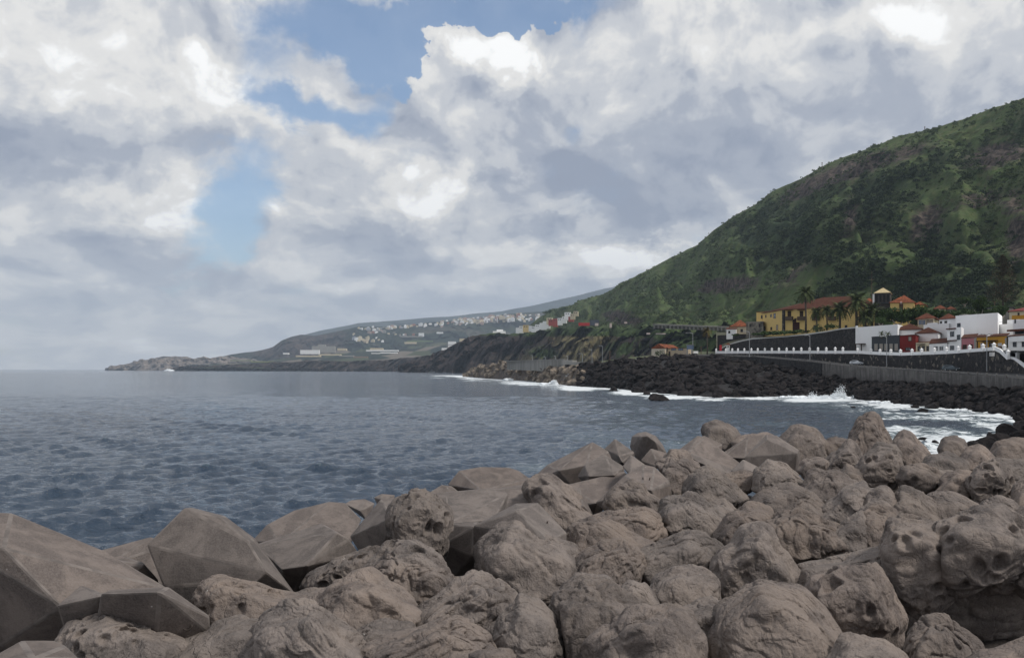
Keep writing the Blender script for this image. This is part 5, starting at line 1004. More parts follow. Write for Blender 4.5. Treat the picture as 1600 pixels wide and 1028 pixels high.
# ground of the town
gl = Loft('town_ground', np.linspace(1119, 1760, 120), [(px, float(np.interp(px, *zip(*PB)))) for px in (1119, 1200, 1340, 1410, 1486, 1553)] + [(1760, 550)], [(1119, 519), (1760, 518)], [(px, float(rl(RWL, px)[1]) + 0.6) for px in (1119, 1200, 1268, 1340, 1410, 1486, 1555, 1600, 1760)], [(1119, 900), (1300, 680), (1600, 560), (1760, 530)], rows=24, prof=1.5, flatback=True, back=1, backd=1.05, label='sloping ground of the small town', m=EARTH)
TW = [(1126, 545.5, 549, 462), (1134, 541, 549, 455), (1145, 537, 549, 448), (1160, 533, 550, 439), (1176, 530, 550, 430), (1200, 528.2, 550, 418), (1230, 526, 551, 402), (1262, 523, 552, 387), (1290, 519, 552, 375), (1315, 514.5, 552, 365), (1337, 512.5, 552, 356)]
ribbon('retaining_wall', 'great curved black retaining wall under the yellow mansion', dens(TW, 3), 1.2, BLACKST, 'wall')
ribbon('wall_coping', 'whitewashed coping curving along the top of the black retaining wall', dens([(p[0], p[1] - (1.8 if p[0] < 1180 or p[0] > 1255 else 0.9), p[1] + 0.1, p[3] - 0.15) for p in TW], 3), 0.8, plaster('limewash', (0.52, 0.52, 0.50), 0.7), 'coping')
ribbon('stone_wall', 'older dark wall behind the curved retaining wall, far left', [(1121, 524, 552, 480), (1160, 522, 545, 465), (1192, 521, 540, 458)], 1.0, BLACKST, 'wall')
ter = Loft('mansion_terrace', np.linspace(1128, 1400, 60), [(p[0], p[1] + 0.3) for p in TW] + [(1400, 512)], [(1128, 523), (1400, 509)], [(p[0], p[3] + 0.6) for p in TW] + [(1400, 352)], [(1128, 520), (1400, 470)], rows=6, flatback=True, back=1, backd=1.3, label='raised terrace in front of the yellow mansion', m=EARTH)
def box_thing(name, label, px0, px1, y0, y1, d, th, m, cat, group=None):
    c = P((px0 + px1) / 2, y1, d); w = (px1 - px0) / F * d / 2; mb = MB(); mb.box((-w, 0, 0), (w, th, (y1 - y0) / F * d)); o = obj(name, mb.me(name), mats=[m]); o.location = c; return tag(o, label, cat, group)

# ---- yellow mansion
b = Bld('mansion', 'long yellow mansion with brown hipped roof and wooden balconies', [(1224.5, 424), (1372, 398), (1390, 420), (1192, 452)], 523, 484, OCHRE, 'mansion')
b.roof('hip', 468.0, ROOFD, 0.7)
b.slab(1222.3, 484.5, 1225.5, 520, 3, (-0.1, 0.12), STONE, 'quoin'); b.slab(1224.6, 484.5, 1227, 520, 0, (-0.1, 0.12), STONE, 'quoin')
for x in (1233, 1252, 1275, 1300, 1345):
    b.window(x - 2.4, 485.8, x + 3.2, 494.5, 0, name='door' if False else 'window', glass=WOODB)
    bal = b.slab(x - 4.5, 494.5, x + 6.5, 500.5, 0, (0.0, 1.3), mat('balcony wood', (0.085, 0.06, 0.042)) if x == 1233 else bpy.data.materials['balcony wood'], 'balcony')[0]
    b.slab(x - 5, 483.6, x + 7, 484.8, 0, (0.0, 1.5), ROOFD, 'balcony_roof')
for x in (1232.3, 1235.5, 1246, 1273): pass
b.slab(1238.5, 503.5, 1249.5, 517.5, 0, (-0.1, 0.05), REDW if False else mat('dark red gate', (0.035, 0.010, 0.010)), 'gate')
ar = MB(); cen = b.on(1244, 0); zc_ = zat(503.5, cen[1]); rr_ = 5.5 / F * cen[1]
ar.tube([(cen[0] - b.c[0] + rr_ * math.cos(a), cen[1] - b.c[1] - 0.1, zc_ - b.zb + rr_ * math.sin(a)) for a in np.linspace(0, math.pi, 12)], 0.18, 6); obj('gate_arch', ar.me('gate_arch'), b.root, [STONE])
ar = MB(); pts = [(cen[0] - b.c[0] + rr_ * math.cos(a), zc_ - b.zb + rr_ * math.sin(a)) for a in np.linspace(0, math.pi, 12)]
ar.add([(x, cen[1] - b.c[1] - 0.06, z) for x, z in pts], [tuple(range(12))]); obj('gate_fanlight', ar.me('gate_fanlight'), b.root, [bpy.data.materials['dark red gate']])
for (x0, y0, x1, y1) in ((1208.8, 489.5, 1212.2, 497.5), (1203.8, 491, 1206, 495.5), (1204, 511, 1206.5, 516), (1213, 507.5, 1215.8, 516), (1194.5, 510, 1196, 517), (1196, 492, 1197.6, 496.5)): b.window(x0, y0, x1, y1, 3, glass=PALEW if x0 == 1213 else GLASS, bars=False)
for x in (1271, 1290, 1320, 1352): b.window(x, 508, x + 4, 514.5, 0)
b = Bld('annex', 'narrow yellow annex stepping down behind the left gable of the mansion', [(1182, 456), (1194, 454), (1200, 467), (1188, 470)], 512, 488, OCHRE); b.roof('shed', 484, ROOFD, 0.4); b.window(1189, 492.5, 1191.5, 498)
b = Bld('stone_ruin', 'grey bare-stone outbuilding with peeling plaster beside the yellow annex', [(1166, 451), (1192.5, 446), (1196, 458), (1170, 463)], 525, 503.5, mat('peeling stone', (0.045, 0.042, 0.040), (0.26, 0.24, 0.20), 0.55)); b.window(1171, 506, 1174, 511); b.window(1185.5, 506, 1188, 511); b.roof('flat', 502, GREYC, 0.1)
b = Bld('house', 'little house with a bright orange tiled roof, leftmost of the hill terrace', [(1141, 474), (1170, 470), (1174, 488), (1146, 492)], 525, 511, CREAM, group='small houses left of the mansion'); b.roof('hip', 501, ROOFO, 0.5); b.window(1145, 514, 1149, 519); b.window(1157, 514, 1161, 519)
b = Bld('house', 'tiny white lean-to in front of the bright orange roof', [(1135, 472), (1150, 470), (1152, 474), (1137, 476)], 525, 514.5, WHITE, group='small houses left of the mansion'); b.roof('shed', 511.5, ROOFR, 0.3); b.window(1138, 517, 1141, 521)
b = Bld('wayside_shrine', 'miniature white shrine with a red roof at the foot of the curved wall', [(1135, 448), (1140, 447.5), (1140.5, 449), (1135.5, 449.5)], 544, 539, WHITE, 'shrine'); b.roof('hip', 535.5, ROOFR, 0.3); b.window(1136.8, 540.5, 1138.5, 543)
# roofs behind the mansion
for (x0, x1, yr, ye, lab) in ((1277, 1298, 466, 471, 'small hipped red roof showing above the mansion, left one'), (1299, 1330, 466, 472, 'wider red roof showing above the mansion'), (1350, 1366, 467, 474, 'red roof end between the palm and the stone belfry')):
    b = Bld('house', lab, [(x0, 450), (x1, 448), (x1 + 1, 466), (x0 + 1, 468)], 490, ye, OCHRE, group='houses behind the mansion'); b.roof('hip', yr, ROOFO, 0.6)
# bell tower
b = Bld('bell_tower', 'square dark stone belfry with pale pyramid roof', [(1366.5, 392), (1390.5, 389), (1393, 399), (1369, 402)], 512, 458.5, mat('belfry stone', (0.035, 0.032, 0.03), (0.07, 0.062, 0.055), 0.8), 'belfry'); b.roof('pyr', 448.5, PALER, 0.35)
b.slab(1365.6, 473, 1391.2, 474.6, 0, (0, 0.3), GREYW, 'string_course')
for x in (1368, 1374, 1380, 1385.8): b.slab(x, 460.5, x + 3.4, 472.3, 0, (-0.1, 0.03), TYRE, 'belfry_opening_shade')  # solid near-black panels; the shade inside the openings is their colour
b.slab(1363.5, 459.5, 1366.2, 476, 0, (-0.6, 0.0), WHITE, 'chimney')
mb = MB(); mb.tube([(0, 0, 0), (0, 0, 14)], [0.12, 0.04], 5); mb.tube([(-1, 0, 10.5), (1, 0, 10.5)], 0.05, 4); o = obj('flag_mast', mb.me('flag_mast'), mats=[RUST]); o.location = P(1362, 478, 400); tag(o, 'thin rust-coloured mast beside the belfry', 'mast')
b = Bld('church', 'yellow church nave with broad orange hipped roof right of the belfry', [(1391, 388), (1428, 386), (1434, 402), (1392, 404)], 505, 473.5, OCHRE, 'church'); b.roof('hip', 462.5, ROOFO, 0.5); b.slab(1405, 474.5, 1411, 485, 0, (0, 0.35), mat('carved portal', (0.055, 0.03, 0.022)), 'gable_niche'); b.slab(1406.6, 471.5, 1409.4, 474.3, 0, (0, 0.3), WHITE, 'bellcote')
b = Bld('house', 'low building with orange roof adjoining the church on the right', [(1428, 390), (1444, 388), (1448, 400), (1430, 402)], 500, 477, OCHRE, group='houses behind the trees'); b.roof('hip', 472.5, ROOFO, 0.5)
for (x0, x1, yr, ye, m_, rf, lab) in ((1460, 1478, 478, 483, CREAM, ROOFR, 'half-hidden tiled roof behind the dark trees, left one'), (1479, 1492, 480, 483.5, GREYC, ROOFR, 'low tiled roof behind the dark trees, next to the half-hidden one'), (1493, 1510, 484.5, 489, WHITE, PALER, 'white flat roof end behind the dark trees')):
    b = Bld('house', lab, [(x0, 372), (x1, 371), (x1 + 1, 384), (x0 + 1, 385)], 498, ye, m_, group='houses behind the trees'); b.roof('hip' if rf is not PALER else 'flat', yr, rf, 0.4)
b = Bld('house', 'long low grey building behind the trees near the right edge', [(1543, 356), (1582, 352), (1586, 366), (1546, 370)], 500, 482, GREYC, group='houses behind the trees'); b.roof('gable', 478.5, GREYW, 0.5); b.window(1550, 484, 1554, 488); b.window(1562, 484, 1566, 488)
b = Bld('house', 'yellow and white building with dark red roof at the right edge', [(1577, 340), (1640, 332), (1646, 348), (1582, 356)], 505, 487, CREAM, group='houses behind the trees'); b.roof('hip', 480, mat('dark red roof', (0.16, 0.035, 0.030)), 0.6); b.slab(1581, 492, 1640, 503, 0, (0, 0.08), ORANGEY, 'dado'); b.window(1590, 488.5, 1593, 494)

# ---- white quarter, left to right
b = Bld('white_hall', 'long blank white building joining the black retaining wall', [(1337.5, 352), (1402.5, 328), (1420, 352), (1345, 372)], 548.5, 511.5, WHITE, 'building'); b.slab(1337.5, 509, 1340.5, 548, 0, (0, 0.2), WHITE, 'pilaster'); b.slab(1402, 510, 1403.5, 511, 0, (0, .1), WHITE, 'coping')
b = Bld('bus_shelter', 'slim dark pergola against the blank white wall', [(1335, 350), (1346, 346), (1347, 349), (1336, 353)], 549, 547, GREYC, 'pergola', solid=False); b.slab(1336, 536.8, 1347, 538, 0, (-1.5, 0.3), WOODB, 'canopy'); b.slab(1345, 538, 1346, 549, 0, (-0.2, 0.0), WOODB, 'post'); b.slab(1336.5, 538, 1337.3, 549, 0, (-0.2, 0.0), WOODB, 'post')
b = Bld('house', 'dark grey single-storey house with five pale shuttered doors', [(1362, 326), (1405.5, 309), (1409, 320), (1366, 338)], 549, 527, GREYW, group='houses along the promenade')
for x in (1366.5, 1374.5, 1382, 1390, 1398): b.window(x, 537, x + 5.0, 548, 0, frame=GREYC, glass=PALEW, name='door')
b.roof('flat', 526, GREYW, 0.15)
b = Bld('house', 'white house with a long brown hipped roof above the grey house', [(1395, 334), (1440, 325), (1450, 342), (1400, 352)], 530, 516.5, WHITE, group='upper white houses'); b.roof('hip', 507.5, ROOFD, 0.7); b.window(1397, 519.5, 1401.5, 526)
b = Bld('house', 'dark red house with one shuttered window', [(1406, 308.5), (1430.5, 299), (1436, 312), (1410, 322)], 549, 525, REDW, group='houses along the promenade'); b.window(1419.5, 525.8, 1424.5, 533, glass=CREAM if False else PALEW); b.window(1415, 543, 1423, 548, bars=True); b.roof('flat', 523, ROOFD, 0.4)
b = Bld('house', 'white house with a brown roof rising behind the dark red house', [(1431, 312), (1466, 304), (1472, 318), (1436, 328)], 548, 521.5, WHITE, group='upper white houses'); b.roof('hip', 513, ROOFD, 0.5)
b = Bld('house', 'small cream house with an orange cornice and a door canopy', [(1431, 298), (1452, 290), (1455, 300), (1434, 308)], 549, 535.5, CREAM, group='houses along the promenade'); b.roof('flat', 534, ROOFO, 0.2); b.window(1434, 540.5, 1438, 548.5, name='door'); b.window(1441, 540.5, 1445, 548.5, name='door'); b.window(1448, 540.5, 1451.5, 548.5); b.slab(1436, 537.5, 1446, 538.6, 0, (0, 1.0), WOODB, 'canopy')
b = Bld('pavilion', 'glazed lookout pavilion with brown pyramid roof and blue panes', [(1434, 340), (1459, 333), (1463, 346), (1437, 353)], 520, 499, CREAM, 'pavilion'); b.roof('hip', 490.5, ROOFR, 1.2)
for x in (1435.5, 1441): b.window(x, 499.8, x + 5.2, 507.5, 0, glass=BLUEG, frame=PALEW)
for x in (1448, 1453.5): b.window(x, 499.8, x + 4.4, 507.5, 0, frame=WOODB, glass=PALEW)
b = Bld('house', 'blank white house block below the lookout pavilion', [(1443, 322), (1483, 310), (1488, 326), (1448, 338)], 530, 507.5, WHITE, group='upper white houses'); b.slab(1449, 504.5, 1461, 508, 0, (-1, 0.05), WHITE, 'parapet')
b = Bld('house', 'white upper storey house with brown roof and two small windows', [(1467.5, 316), (1494, 308), (1498, 320), (1470, 328)], 530, 499.5, WHITE, group='upper white houses'); b.roof('hip', 491.3, ROOFR, 0.5); b.window(1469, 502, 1472, 507.5); b.window(1476, 501.5, 1480, 507.8)
b = Bld('house', 'white cottage with a slanting brown roof and two white-framed windows', [(1452, 290), (1480, 278), (1484, 290), (1456, 302)], 549, 537.5, WHITE, group='houses along the promenade'); b.roof('shed', 527.5, ROOFD, 0.4); b.window(1459, 540.5, 1466, 548.3, frame=WHITEF); b.window(1468, 540.5, 1474.5, 548.3, frame=WHITEF)
b = Bld('tower_house', 'slender white three-storey house with brown eave strips', [(1480, 278.5), (1502, 270), (1506, 280), (1484, 289)], 549, 513, WHITE, 'house'); b.slab(1480.6, 512.8, 1494, 514.6, 0, (0, 0.5), ROOFD, 'eave'); b.slab(1480.6, 531.5, 1495, 533, 0, (0, 0.5), ROOFD, 'eave'); b.window(1485, 518, 1491, 526, frame=GREYW); b.window(1485, 540, 1491, 548.3, frame=GREYW); b.window(1495.5, 523, 1500.5, 531, frame=GREYW); b.window(1495, 541, 1499.5, 548.5, frame=GREYW)
b = Bld('apartment_block', 'big blank white cube-like block, tallest white building of the town', [(1493, 290), (1559, 274), (1566, 292), (1498, 310)], 549, 493.5, WHITE, 'building'); b.window(1495.8, 505, 1501, 512.3, frame=GREYW); b.slab(1493, 492, 1538, 493.4, 0, (-0.4, 0.02), WHITE, 'parapet'); b.slab(1494, 491.3, 1500, 492, 0, (-3, -1), GREYC, 'roof_slab')
b = Bld('house', 'stepped white block with a railed roof terrace right of the big blank block', [(1559, 280), (1602, 270), (1640, 290), (1565, 300)], 549, 507, WHITE, group='white houses at the right edge'); b.slab(1569, 499.5, 1586, 508, 0, (-5, -1), WHITE, 'roof_room'); b.slab(1559.5, 503, 1569, 503.6, 0, (-.1, 0), GREYC, 'railing'); 
b = Bld('house', 'white house with dark terrace canopy at the right edge', [(1583, 262), (1640, 248), (1645, 262), (1588, 276)], 549, 500, WHITE, group='white houses at the right edge'); b.slab(1584, 514, 1625, 517, 0, (0, 2.0), ROOFR, 'canopy'); b.slab(1586, 517, 1600, 522, 0, (-0.1, .03), GREYW, 'recess_shade'); b.slab(1585.5, 498.8, 1587.5, 505, 0, (0, 0.1), GREYW, 'antenna')  # under the canopy a flat dark panel, its colour standing for shade
b = Bld('house', 'pink house with brown door and window', [(1502.5, 269), (1524.5, 261), (1528, 271), (1506, 280)], 549, 529, PINK, group='houses along the promenade'); b.roof('shed', 520.5, ROOFD, 0.3); b.window(1504.5, 538.5, 1510.5, 546.5, glass=WOODB); b.window(1514, 538, 1520, 546, glass=WOODB); b.slab(1522.5, 528.5, 1526, 546, 0, (0, 0.08), GREYC, 'pilaster')
b = Bld('house', 'ochre house with brown tiled roof and a pergola over its door', [(1526, 260.5), (1573, 247), (1577, 259), (1530, 273)], 549, 527.5, ORANGEY, group='houses along the promenade'); b.roof('shed', 520.5, ROOFD, 0.3); b.slab(1534, 532, 1559.5, 533.3, 0, (0, 1.6), WOODB, 'pergola'); b.slab(1535.5, 533.4, 1536.3, 545.5, 0, (1.4, 1.55), WOODB, 'post'); b.slab(1557, 533.4, 1557.8, 545.5, 0, (1.4, 1.55), WOODB, 'post')
b.window(1532.5, 536, 1536.8, 545, frame=WHITEF); b.window(1546, 535.5, 1551.5, 545, name='door'); b.window(1559.5, 536, 1565.5, 540.5, frame=WHITEF, glass=WHITEF); b.slab(1570.5, 528, 1573, 545, 0, (0, 0.08), GREYC, 'pilaster'); b.slab(1538, 523, 1539.2, 527, 0, (-1.4, -0.6), WHITE, 'chimney'); b.slab(1560, 541, 1566.5, 549, 0, (0.1, 0.2), RUST, 'gate')
b = Bld('house', 'white house with tall window right of the ochre house', [(1575, 247), (1640, 230), (1644, 244), (1579, 260)], 549, 526, WHITE, group='houses along the promenade'); b.roof('shed', 520.5, ROOFD, 0.3); b.slab(1579, 526.5, 1640, 533, 0, (0, 0.4), WHITE, 'balcony'); b.window(1583, 533.8, 1588.5, 542, frame=GREYW); b.window(1597, 533.8, 1602, 542, frame=GREYW)

# ---- promontory buildings
b = Bld('house', 'cream gabled house alone on the promontory', [(1018, 478), (1039, 470), (1062, 488), (1040, 497)], 558.5, 545, plaster('pale cream', (0.56, 0.50, 0.40)), group='promontory buildings'); b.roof('gable', 537.5, ROOFO, 0.3, axis='v')
b = Bld('house', 'glazed terrace row attached to the cream gabled house', [(1035, 474), (1075, 462), (1080, 470), (1040, 482)], 558, 545, plaster('beige', (0.46, 0.38, 0.28)), group='promontory buildings'); b.roof('flat', 543.8, ROOFD, 0.3)
b.window(1035.5, 542.5, 1043, 549.5, glass=BLUEG, frame=WOODB); b.window(1049, 543.5, 1056, 547.5, glass=BLUEG); b.window(1060, 543.5, 1067.5, 547.5, glass=BLUEG); b.window(1045, 549, 1047.5, 556, name='door')
b = Bld('kiosk', 'small glass kiosk on posts by the promontory road', [(1073, 455), (1081, 453), (1082, 457), (1074, 459)], 555, 539.5, PALEW, 'kiosk', solid=False); b.slab(1073, 539.2, 1081.2, 545.8, 0, (-1.5, 0), BLUEG, 'glazing'); b.slab(1073, 545.8, 1074, 555, 0, (-.3, 0), METAL, 'post'); b.slab(1080, 545.8, 1081, 555, 0, (-.3, 0), METAL, 'post'); b.slab(1072.6, 538.6, 1081.6, 539.2, 0, (-1.7, 0.2), GREYC, 'roof')
box_thing('container', 'green container at the foot of the grassy slope', 970.5, 978.5, 560, 565.5, 520, 3, mat('green paint', (0.03, 0.20, 0.11)), 'container')
box_thing('parked_van', 'tiny white van parked behind the grassy slope', 994, 1001, 560.5, 563, 505, 2, WHITE, 'van'); box_thing('parked_van', 'white van standing left of the balustrade end', 1084, 1091, 548.5, 552.5, 462, 2, WHITE, 'van')
o = box_thing('road_sign', 'red round road sign at the left end of the balustrade', 1124.2, 1127.8, 539, 548, 444, 0.1, mat('sign red', (0.35, 0.02, 0.03)), 'road sign')
# pier
root = empty('pier_wall', P(795, 575, 800), 'pale concrete wall of the small harbour pier', 'pier'); org = np.array(root.location)
pw = dens([(792, 564.5, 578, 830), (806, 563.5, 578, 790), (830, 563, 579, 730), (850, 562.3, 580, 690), (868, 562, 580, 660), (879, 561.6, 581, 640)], 2)
PC = mat('pier concrete', (0.15, 0.148, 0.14), (0.24, 0.235, 0.22), 0.25, stretch=(1, 1, 0.15))
for i in range(0, len(pw) - 1, 2): ribbon('panel', None, pw[i:i + 3], 1.5, PC, None, parent=root, org=org)
ribbon('kerb', None, [(788, 564.0, 564.8, 829), (850, 561.7, 562.3, 688), (880, 561.0, 561.7, 638)], 3, GREYC, None, parent=root, org=org)
ribbon('quay_wall', 'low pale quay wall between the pier wall and the promontory', [(879, 562.5, 569, 630), (894, 563, 570, 600)], 3, GREYC, 'wall'); ribbon('quay_wall', 'long thin quay edge with street lamps', [(894, 565.5, 570.5, 598), (942, 566, 569.5, 540), (985, 561.5, 563, 505)], 2.5, GREYC, 'wall')
# viaduct
root = empty('viaduct', P(1022, 515, 760), 'pale concrete gallery of the hill road with a row of dark openings', 'viaduct'); org = np.array(root.location)
VD = [(1020, 506, 512, 930), (1060, 507.5, 513.5, 840), (1100, 509, 515, 760), (1138, 510.5, 517.5, 700)]
VC = mat('gallery concrete', (0.15, 0.14, 0.12), (0.22, 0.21, 0.18), 0.1)
ribbon('deck', None, [(p[0], p[1], p[1] + 2.4, p[3]) for p in dens(VD)], 6, VC, None, parent=root, org=org)
for px in np.arange(1021, 1137, 6.2):
    y0 = np.interp(px, [p[0] for p in VD], [p[1] for p in VD]); d = np.interp(px, [p[0] for p in VD], [p[3] for p in VD]); ribbon('pier_post', None, [(px, y0 + 2.4, y0 + 7, d), (px + 2.2, y0 + 2.4, y0 + 7, d - 4)], 3, VC, None, parent=root, org=org)
box_thing('red_building', 'low bright red building on top of the headland', 904.5, 922.5, 504.2, 509, 1480, 12, mat('bright red wall', (0.36, 0.03, 0.03)), 'building')
box_thing('storage_tank', 'dark round-roofed shed beside the red building', 922.5, 936, 500, 508.5, 1460, 12, mat('blue grey sheet', (0.06, 0.07, 0.09)), 'shed')
for (x0, x1, y0, y1, lab) in ((930, 935, 505, 509, 'pale roadside hut on the headland'), (976, 980, 503, 505.5, 'small white hut below the brown landslip'), (1011, 1016, 520, 522.5, 'pink-white wall fragment on the terraces, left'), (1026, 1040, 520.5, 522.5, 'long pink-white wall fragment on the terraces'), (953, 956, 505, 512, 'white pillar by the headland road')):
    box_thing('hut', lab, x0, x1, y0, y1, 1250 if x0 < 1000 else 900, 5, mat('hut ' + lab[:9], (0.5, 0.42, 0.38)), 'hut')

# ---- village on the headland edge
VM = {'w': WHITE, 'y': plaster('pale yellow', (0.58, 0.44, 0.22)), 'r': plaster('brick red', (0.40, 0.10, 0.09)), 'c': CREAM}
VL = [(806, 811, 512, 517.5, 'w', 'leftmost white house of the cliff-top village'), (811, 817, 509.5, 517, 'w', 'second white house of the cliff-top village with a taller front'), (817, 826, 508, 515.5, 'y', 'yellow house of the cliff-top village'), (826, 830, 509, 514.5, 'w', 'narrow white house right of the yellow village house'), (830, 836, 510, 515.5, 'w', 'low white village house in front'), (836, 843, 507, 514.5, 'w', 'broad white village house in the middle'),
      (843, 848, 504.5, 512.5, 'w', 'stepped white village house'), (848, 853, 502, 511.5, 'w', 'tall white village house below the red ones'), (853, 859, 503.5, 510, 'w', 'white village house touching the red ones'), (854, 863, 496.5, 503.5, 'c', 'cream block above the red village houses'), (857, 864, 499.5, 505.5, 'r', 'red village house, left one'), (864, 871, 498, 507, 'r', 'tall red village house, right one'),
      (871, 878, 497, 504.5, 'w', 'white village house right of the red ones'), (878, 885, 494.5, 501.5, 'w', 'white village house on the rising street'), (882, 891, 488, 496.5, 'w', 'tall white block near the top of the village'), (888, 896, 495, 499, 'r', 'low reddish house near the top of the village'), (891, 898, 490.5, 495.5, 'c', 'cream house near the top of the village'), (896, 903, 486.5, 490.5, 'c', 'uppermost cream house of the village')]
for i, (x0, x1, y0, y1, k, lab) in enumerate(VL):
    d = 2350 - i * 25; b = Bld('village_house', lab, [(x0, d), (x1, d - 3), (x1 + 1, d + 9), (x0 + 1, d + 12)], y1 + 2.5, y0, VM[k], 'house', 'cliff-top village'); b.roof('flat', y0 - .5, GREYC, 0.2, 0.5)
    for u in (0.22, 0.6):
        if x1 - x0 > 5: b.slab(x0 + (x1 - x0) * u, y0 + 1.6, x0 + (x1 - x0) * (u + 0.17), y0 + 3.2, 0, (0, 0.2), GREYW, 'window')
for (x0, x1, y0, y1, d, m_, lab) in ((770, 790, 517.3, 519.8, 2500, WHITE, 'long low white villa on the cliff edge'), (776, 786, 515, 517.6, 2510, WHITE, 'upper storey of the white villa on the cliff edge'), (700, 722, 539.5, 545, 2900, WHITE, 'bright white wall of a plantation tank on the cliff'), (690, 700, 543.5, 547.5, 2950, WHITE, 'lower bright white tank wall'), (718, 730, 529, 533.5, 3300, CREAM, 'pale farmhouse on the cliff slope'), (700, 712, 533.5, 536.5, 3400, WHITE, 'white greenhouse on the plain')):
    p_ = P(x0, y1, d); box_thing('villa', lab, x0, x1, y0, y1 + 2, d, 14, m_, 'villa')
# hotel and plantation buildings on the plain
for (x0, x1, y0, y1, d, m_, lab) in ((487, 523, 540.5, 551, 6000, GREYC, 'large grey hotel slab on the plain'), (497, 508, 538.3, 541.5, 6010, GREYC, 'stair tower on top of the large grey hotel'), (469, 498, 546.5, 553, 5900, WHITE, 'stepped white hotel wing in front of the grey slab'), (527, 541, 544, 547.5, 6100, CREAM, 'villa cluster right of the hotel'), (442, 450, 551, 553.5, 6100, WHITE, 'lone white farmhouse left of the hotel'),
        (462, 500, 555, 557.5, 5300, CREAM, 'long pale greenhouse nearest the lava cliff'), (498, 532, 553, 555, 5400, CREAM, 'second pale greenhouse behind the first'), (572, 622, 546.5, 548.6, 5300, WHITE, 'longest white greenhouse of the plain'), (578, 598, 543.5, 546.6, 5400, CREAM, 'farmhouse with pale roof behind the longest greenhouse'), (580, 592, 551, 552.5, 5000, WHITE, 'short white greenhouse below the longest one'), (594, 620, 550, 552, 5000, WHITE, 'thin white greenhouse below the longest one'),
        (530, 552, 555, 556.8, 5100, GREYC, 'square grey tank among the plantations'), (552, 574, 556.5, 558.8, 4900, mat('brown nets', (0.22, 0.16, 0.12)), 'brown netted greenhouse beside the square grey tank'), (632, 650, 534, 537, 6300, CREAM, 'pale farm terrace on the hill foot'), (636, 676, 531.5, 534, 6500, mat('green nets', (0.17, 0.22, 0.12)), 'green netted plantation above the pale farm terrace'), (626, 660, 524.5, 526.6, 7600, GREYC, 'long grey greenhouse on the far hill'), (654, 662, 520, 525.5, 7600, WHITE, 'white cube house on the far hill'), (682, 692, 518.5, 521, 7700, WHITE, 'white house on the far slope'), (700, 712, 534.5, 537, 4000, WHITE, 'white shed above the cliff'),
        (360, 392, 562, 564, 5600, mat('pale field nets', (0.25, 0.27, 0.18)), 'pale netted field at the left end of the plain'), (392, 425, 564, 566, 5500, mat('yellow green nets', (0.22, 0.24, 0.10)), 'yellow-green netted field on the plain')):
    box_thing('plantation_building' if 'hotel' not in lab else 'hotel', lab, x0, x1, y0 + 0.3, y1 + 0.2, d, 40, m_, 'building')
# distant town on the coast hill
TMs = [WHITE, CREAM, GREYC, plaster('pinkish', (0.42, 0.30, 0.26)), plaster('bluish', (0.34, 0.36, 0.42)), plaster('terracotta', (0.32, 0.15, 0.11))]
TL = ['tiny white house', 'tiny cream house', 'tiny grey block', 'tiny pinkish block', 'tiny bluish block', 'tiny terracotta house']
tms = []
for m_ in TMs:
    mb = MB(); mb.box((-0.5, -0.5, -0.5), (0.5, 0.5, 1)); mb.box((-0.15, -0.5, 1), (0.35, 0.3, 1.3)); mb.box((-0.38, -0.51, 0.5), (-0.16, -0.49, 0.8)); mb.box((0.12, -0.51, 0.5), (0.34, -0.49, 0.8)); me = mb.me('house'); me.materials.append(m_); tms.append(me)
for k in range(290):
    z = random.random()
    if z < 0.66: x = random.gauss(770, 48); x = min(max(x, 690), 842); y = np.interp(x, [690, 740, 800, 842], [505, 501, 496, 496]) + random.uniform(-4, 6)
    elif z < 0.82: x = random.uniform(556, 690); y = float(np.interp(x, [556, 600, 690], [513, 512, 505])) + random.uniform(0, 3)
    elif z < 0.93: x = random.gauss(600, 18); y = 517 + abs(x - 580) * 0.1 + random.uniform(-2, 4); x = x
    else: x = random.gauss(575, 14); y = 532 + random.uniform(-3, 3)
    p_ = coast.pick(x, y); i = random.choices(range(6), (8, 6, 3, 4, 2, 1.5))[0]
    o = bpy.data.objects.new('distant_house', tms[i]); COL.objects.link(o); o.location = p_; s_ = random.uniform(12, 26); o.scale = (s_ * random.uniform(0.8, 1.5), 14, s_ * random.uniform(0.35, 0.8)); o.rotation_euler = (0, 0, random.uniform(-.4, .4))
    tag(o, TL[i] + ' in the distant town on the bluish coast hill', 'house', 'houses of the distant hillside town')

# ---- street lamps
def lamp(px, ybot, ytop, d, label, arm=1.6, both=False):
    c = P(px, ybot, d); H = (ybot - ytop) / F * d; r = empty('street_lamp', c, label, 'street lamp', 'street lamps'); t = 0.075 + d * 0.00012
    mb = MB(); mb.tube([(0, 0, -0.3), (0, 0, H * 0.5), (0, 0, H)], [t * 1.3, t, t * 0.8], 6); obj('pole', mb.me('pole'), r, [METAL])
    for s_ in ((-1, 1) if both else (-1,)):
        mb = MB(); mb.tube([(0, 0, H), (s_ * arm * 0.5, 0, H + 0.35), (s_ * arm, 0, H + 0.3)], t * 0.8, 6); obj('arm', mb.me('arm'), r, [METAL])
        mb = MB(); mb.box((s_ * arm - 0.45, -0.18, H + 0.2), (s_ * arm + 0.45, 0.18, H + 0.42)); h_ = obj('lamp_head', mb.me('lamp_head', bevel=0.04), r, [METAL]); mb = MB(); mb.box((s_ * arm - 0.3, -0.12, H + 0.15), (s_ * arm + 0.3, 0.12, H + 0.2)); obj('lens', mb.me('lens'), h_, [BULB])
lamp(1171, 556.5, 519, 402, 'street lamp with curved arm in front of the yellow gable', 2.2); lamp(1265.5, 562.5, 525, 360, 'street lamp before the black retaining wall below the tall palm'); lamp(1385.5, 572, 527, 306, 'street lamp in front of the dark grey house'); lamp(1542, 578, 524, 238, 'street lamp in front of the ochre house', 1.0, True)
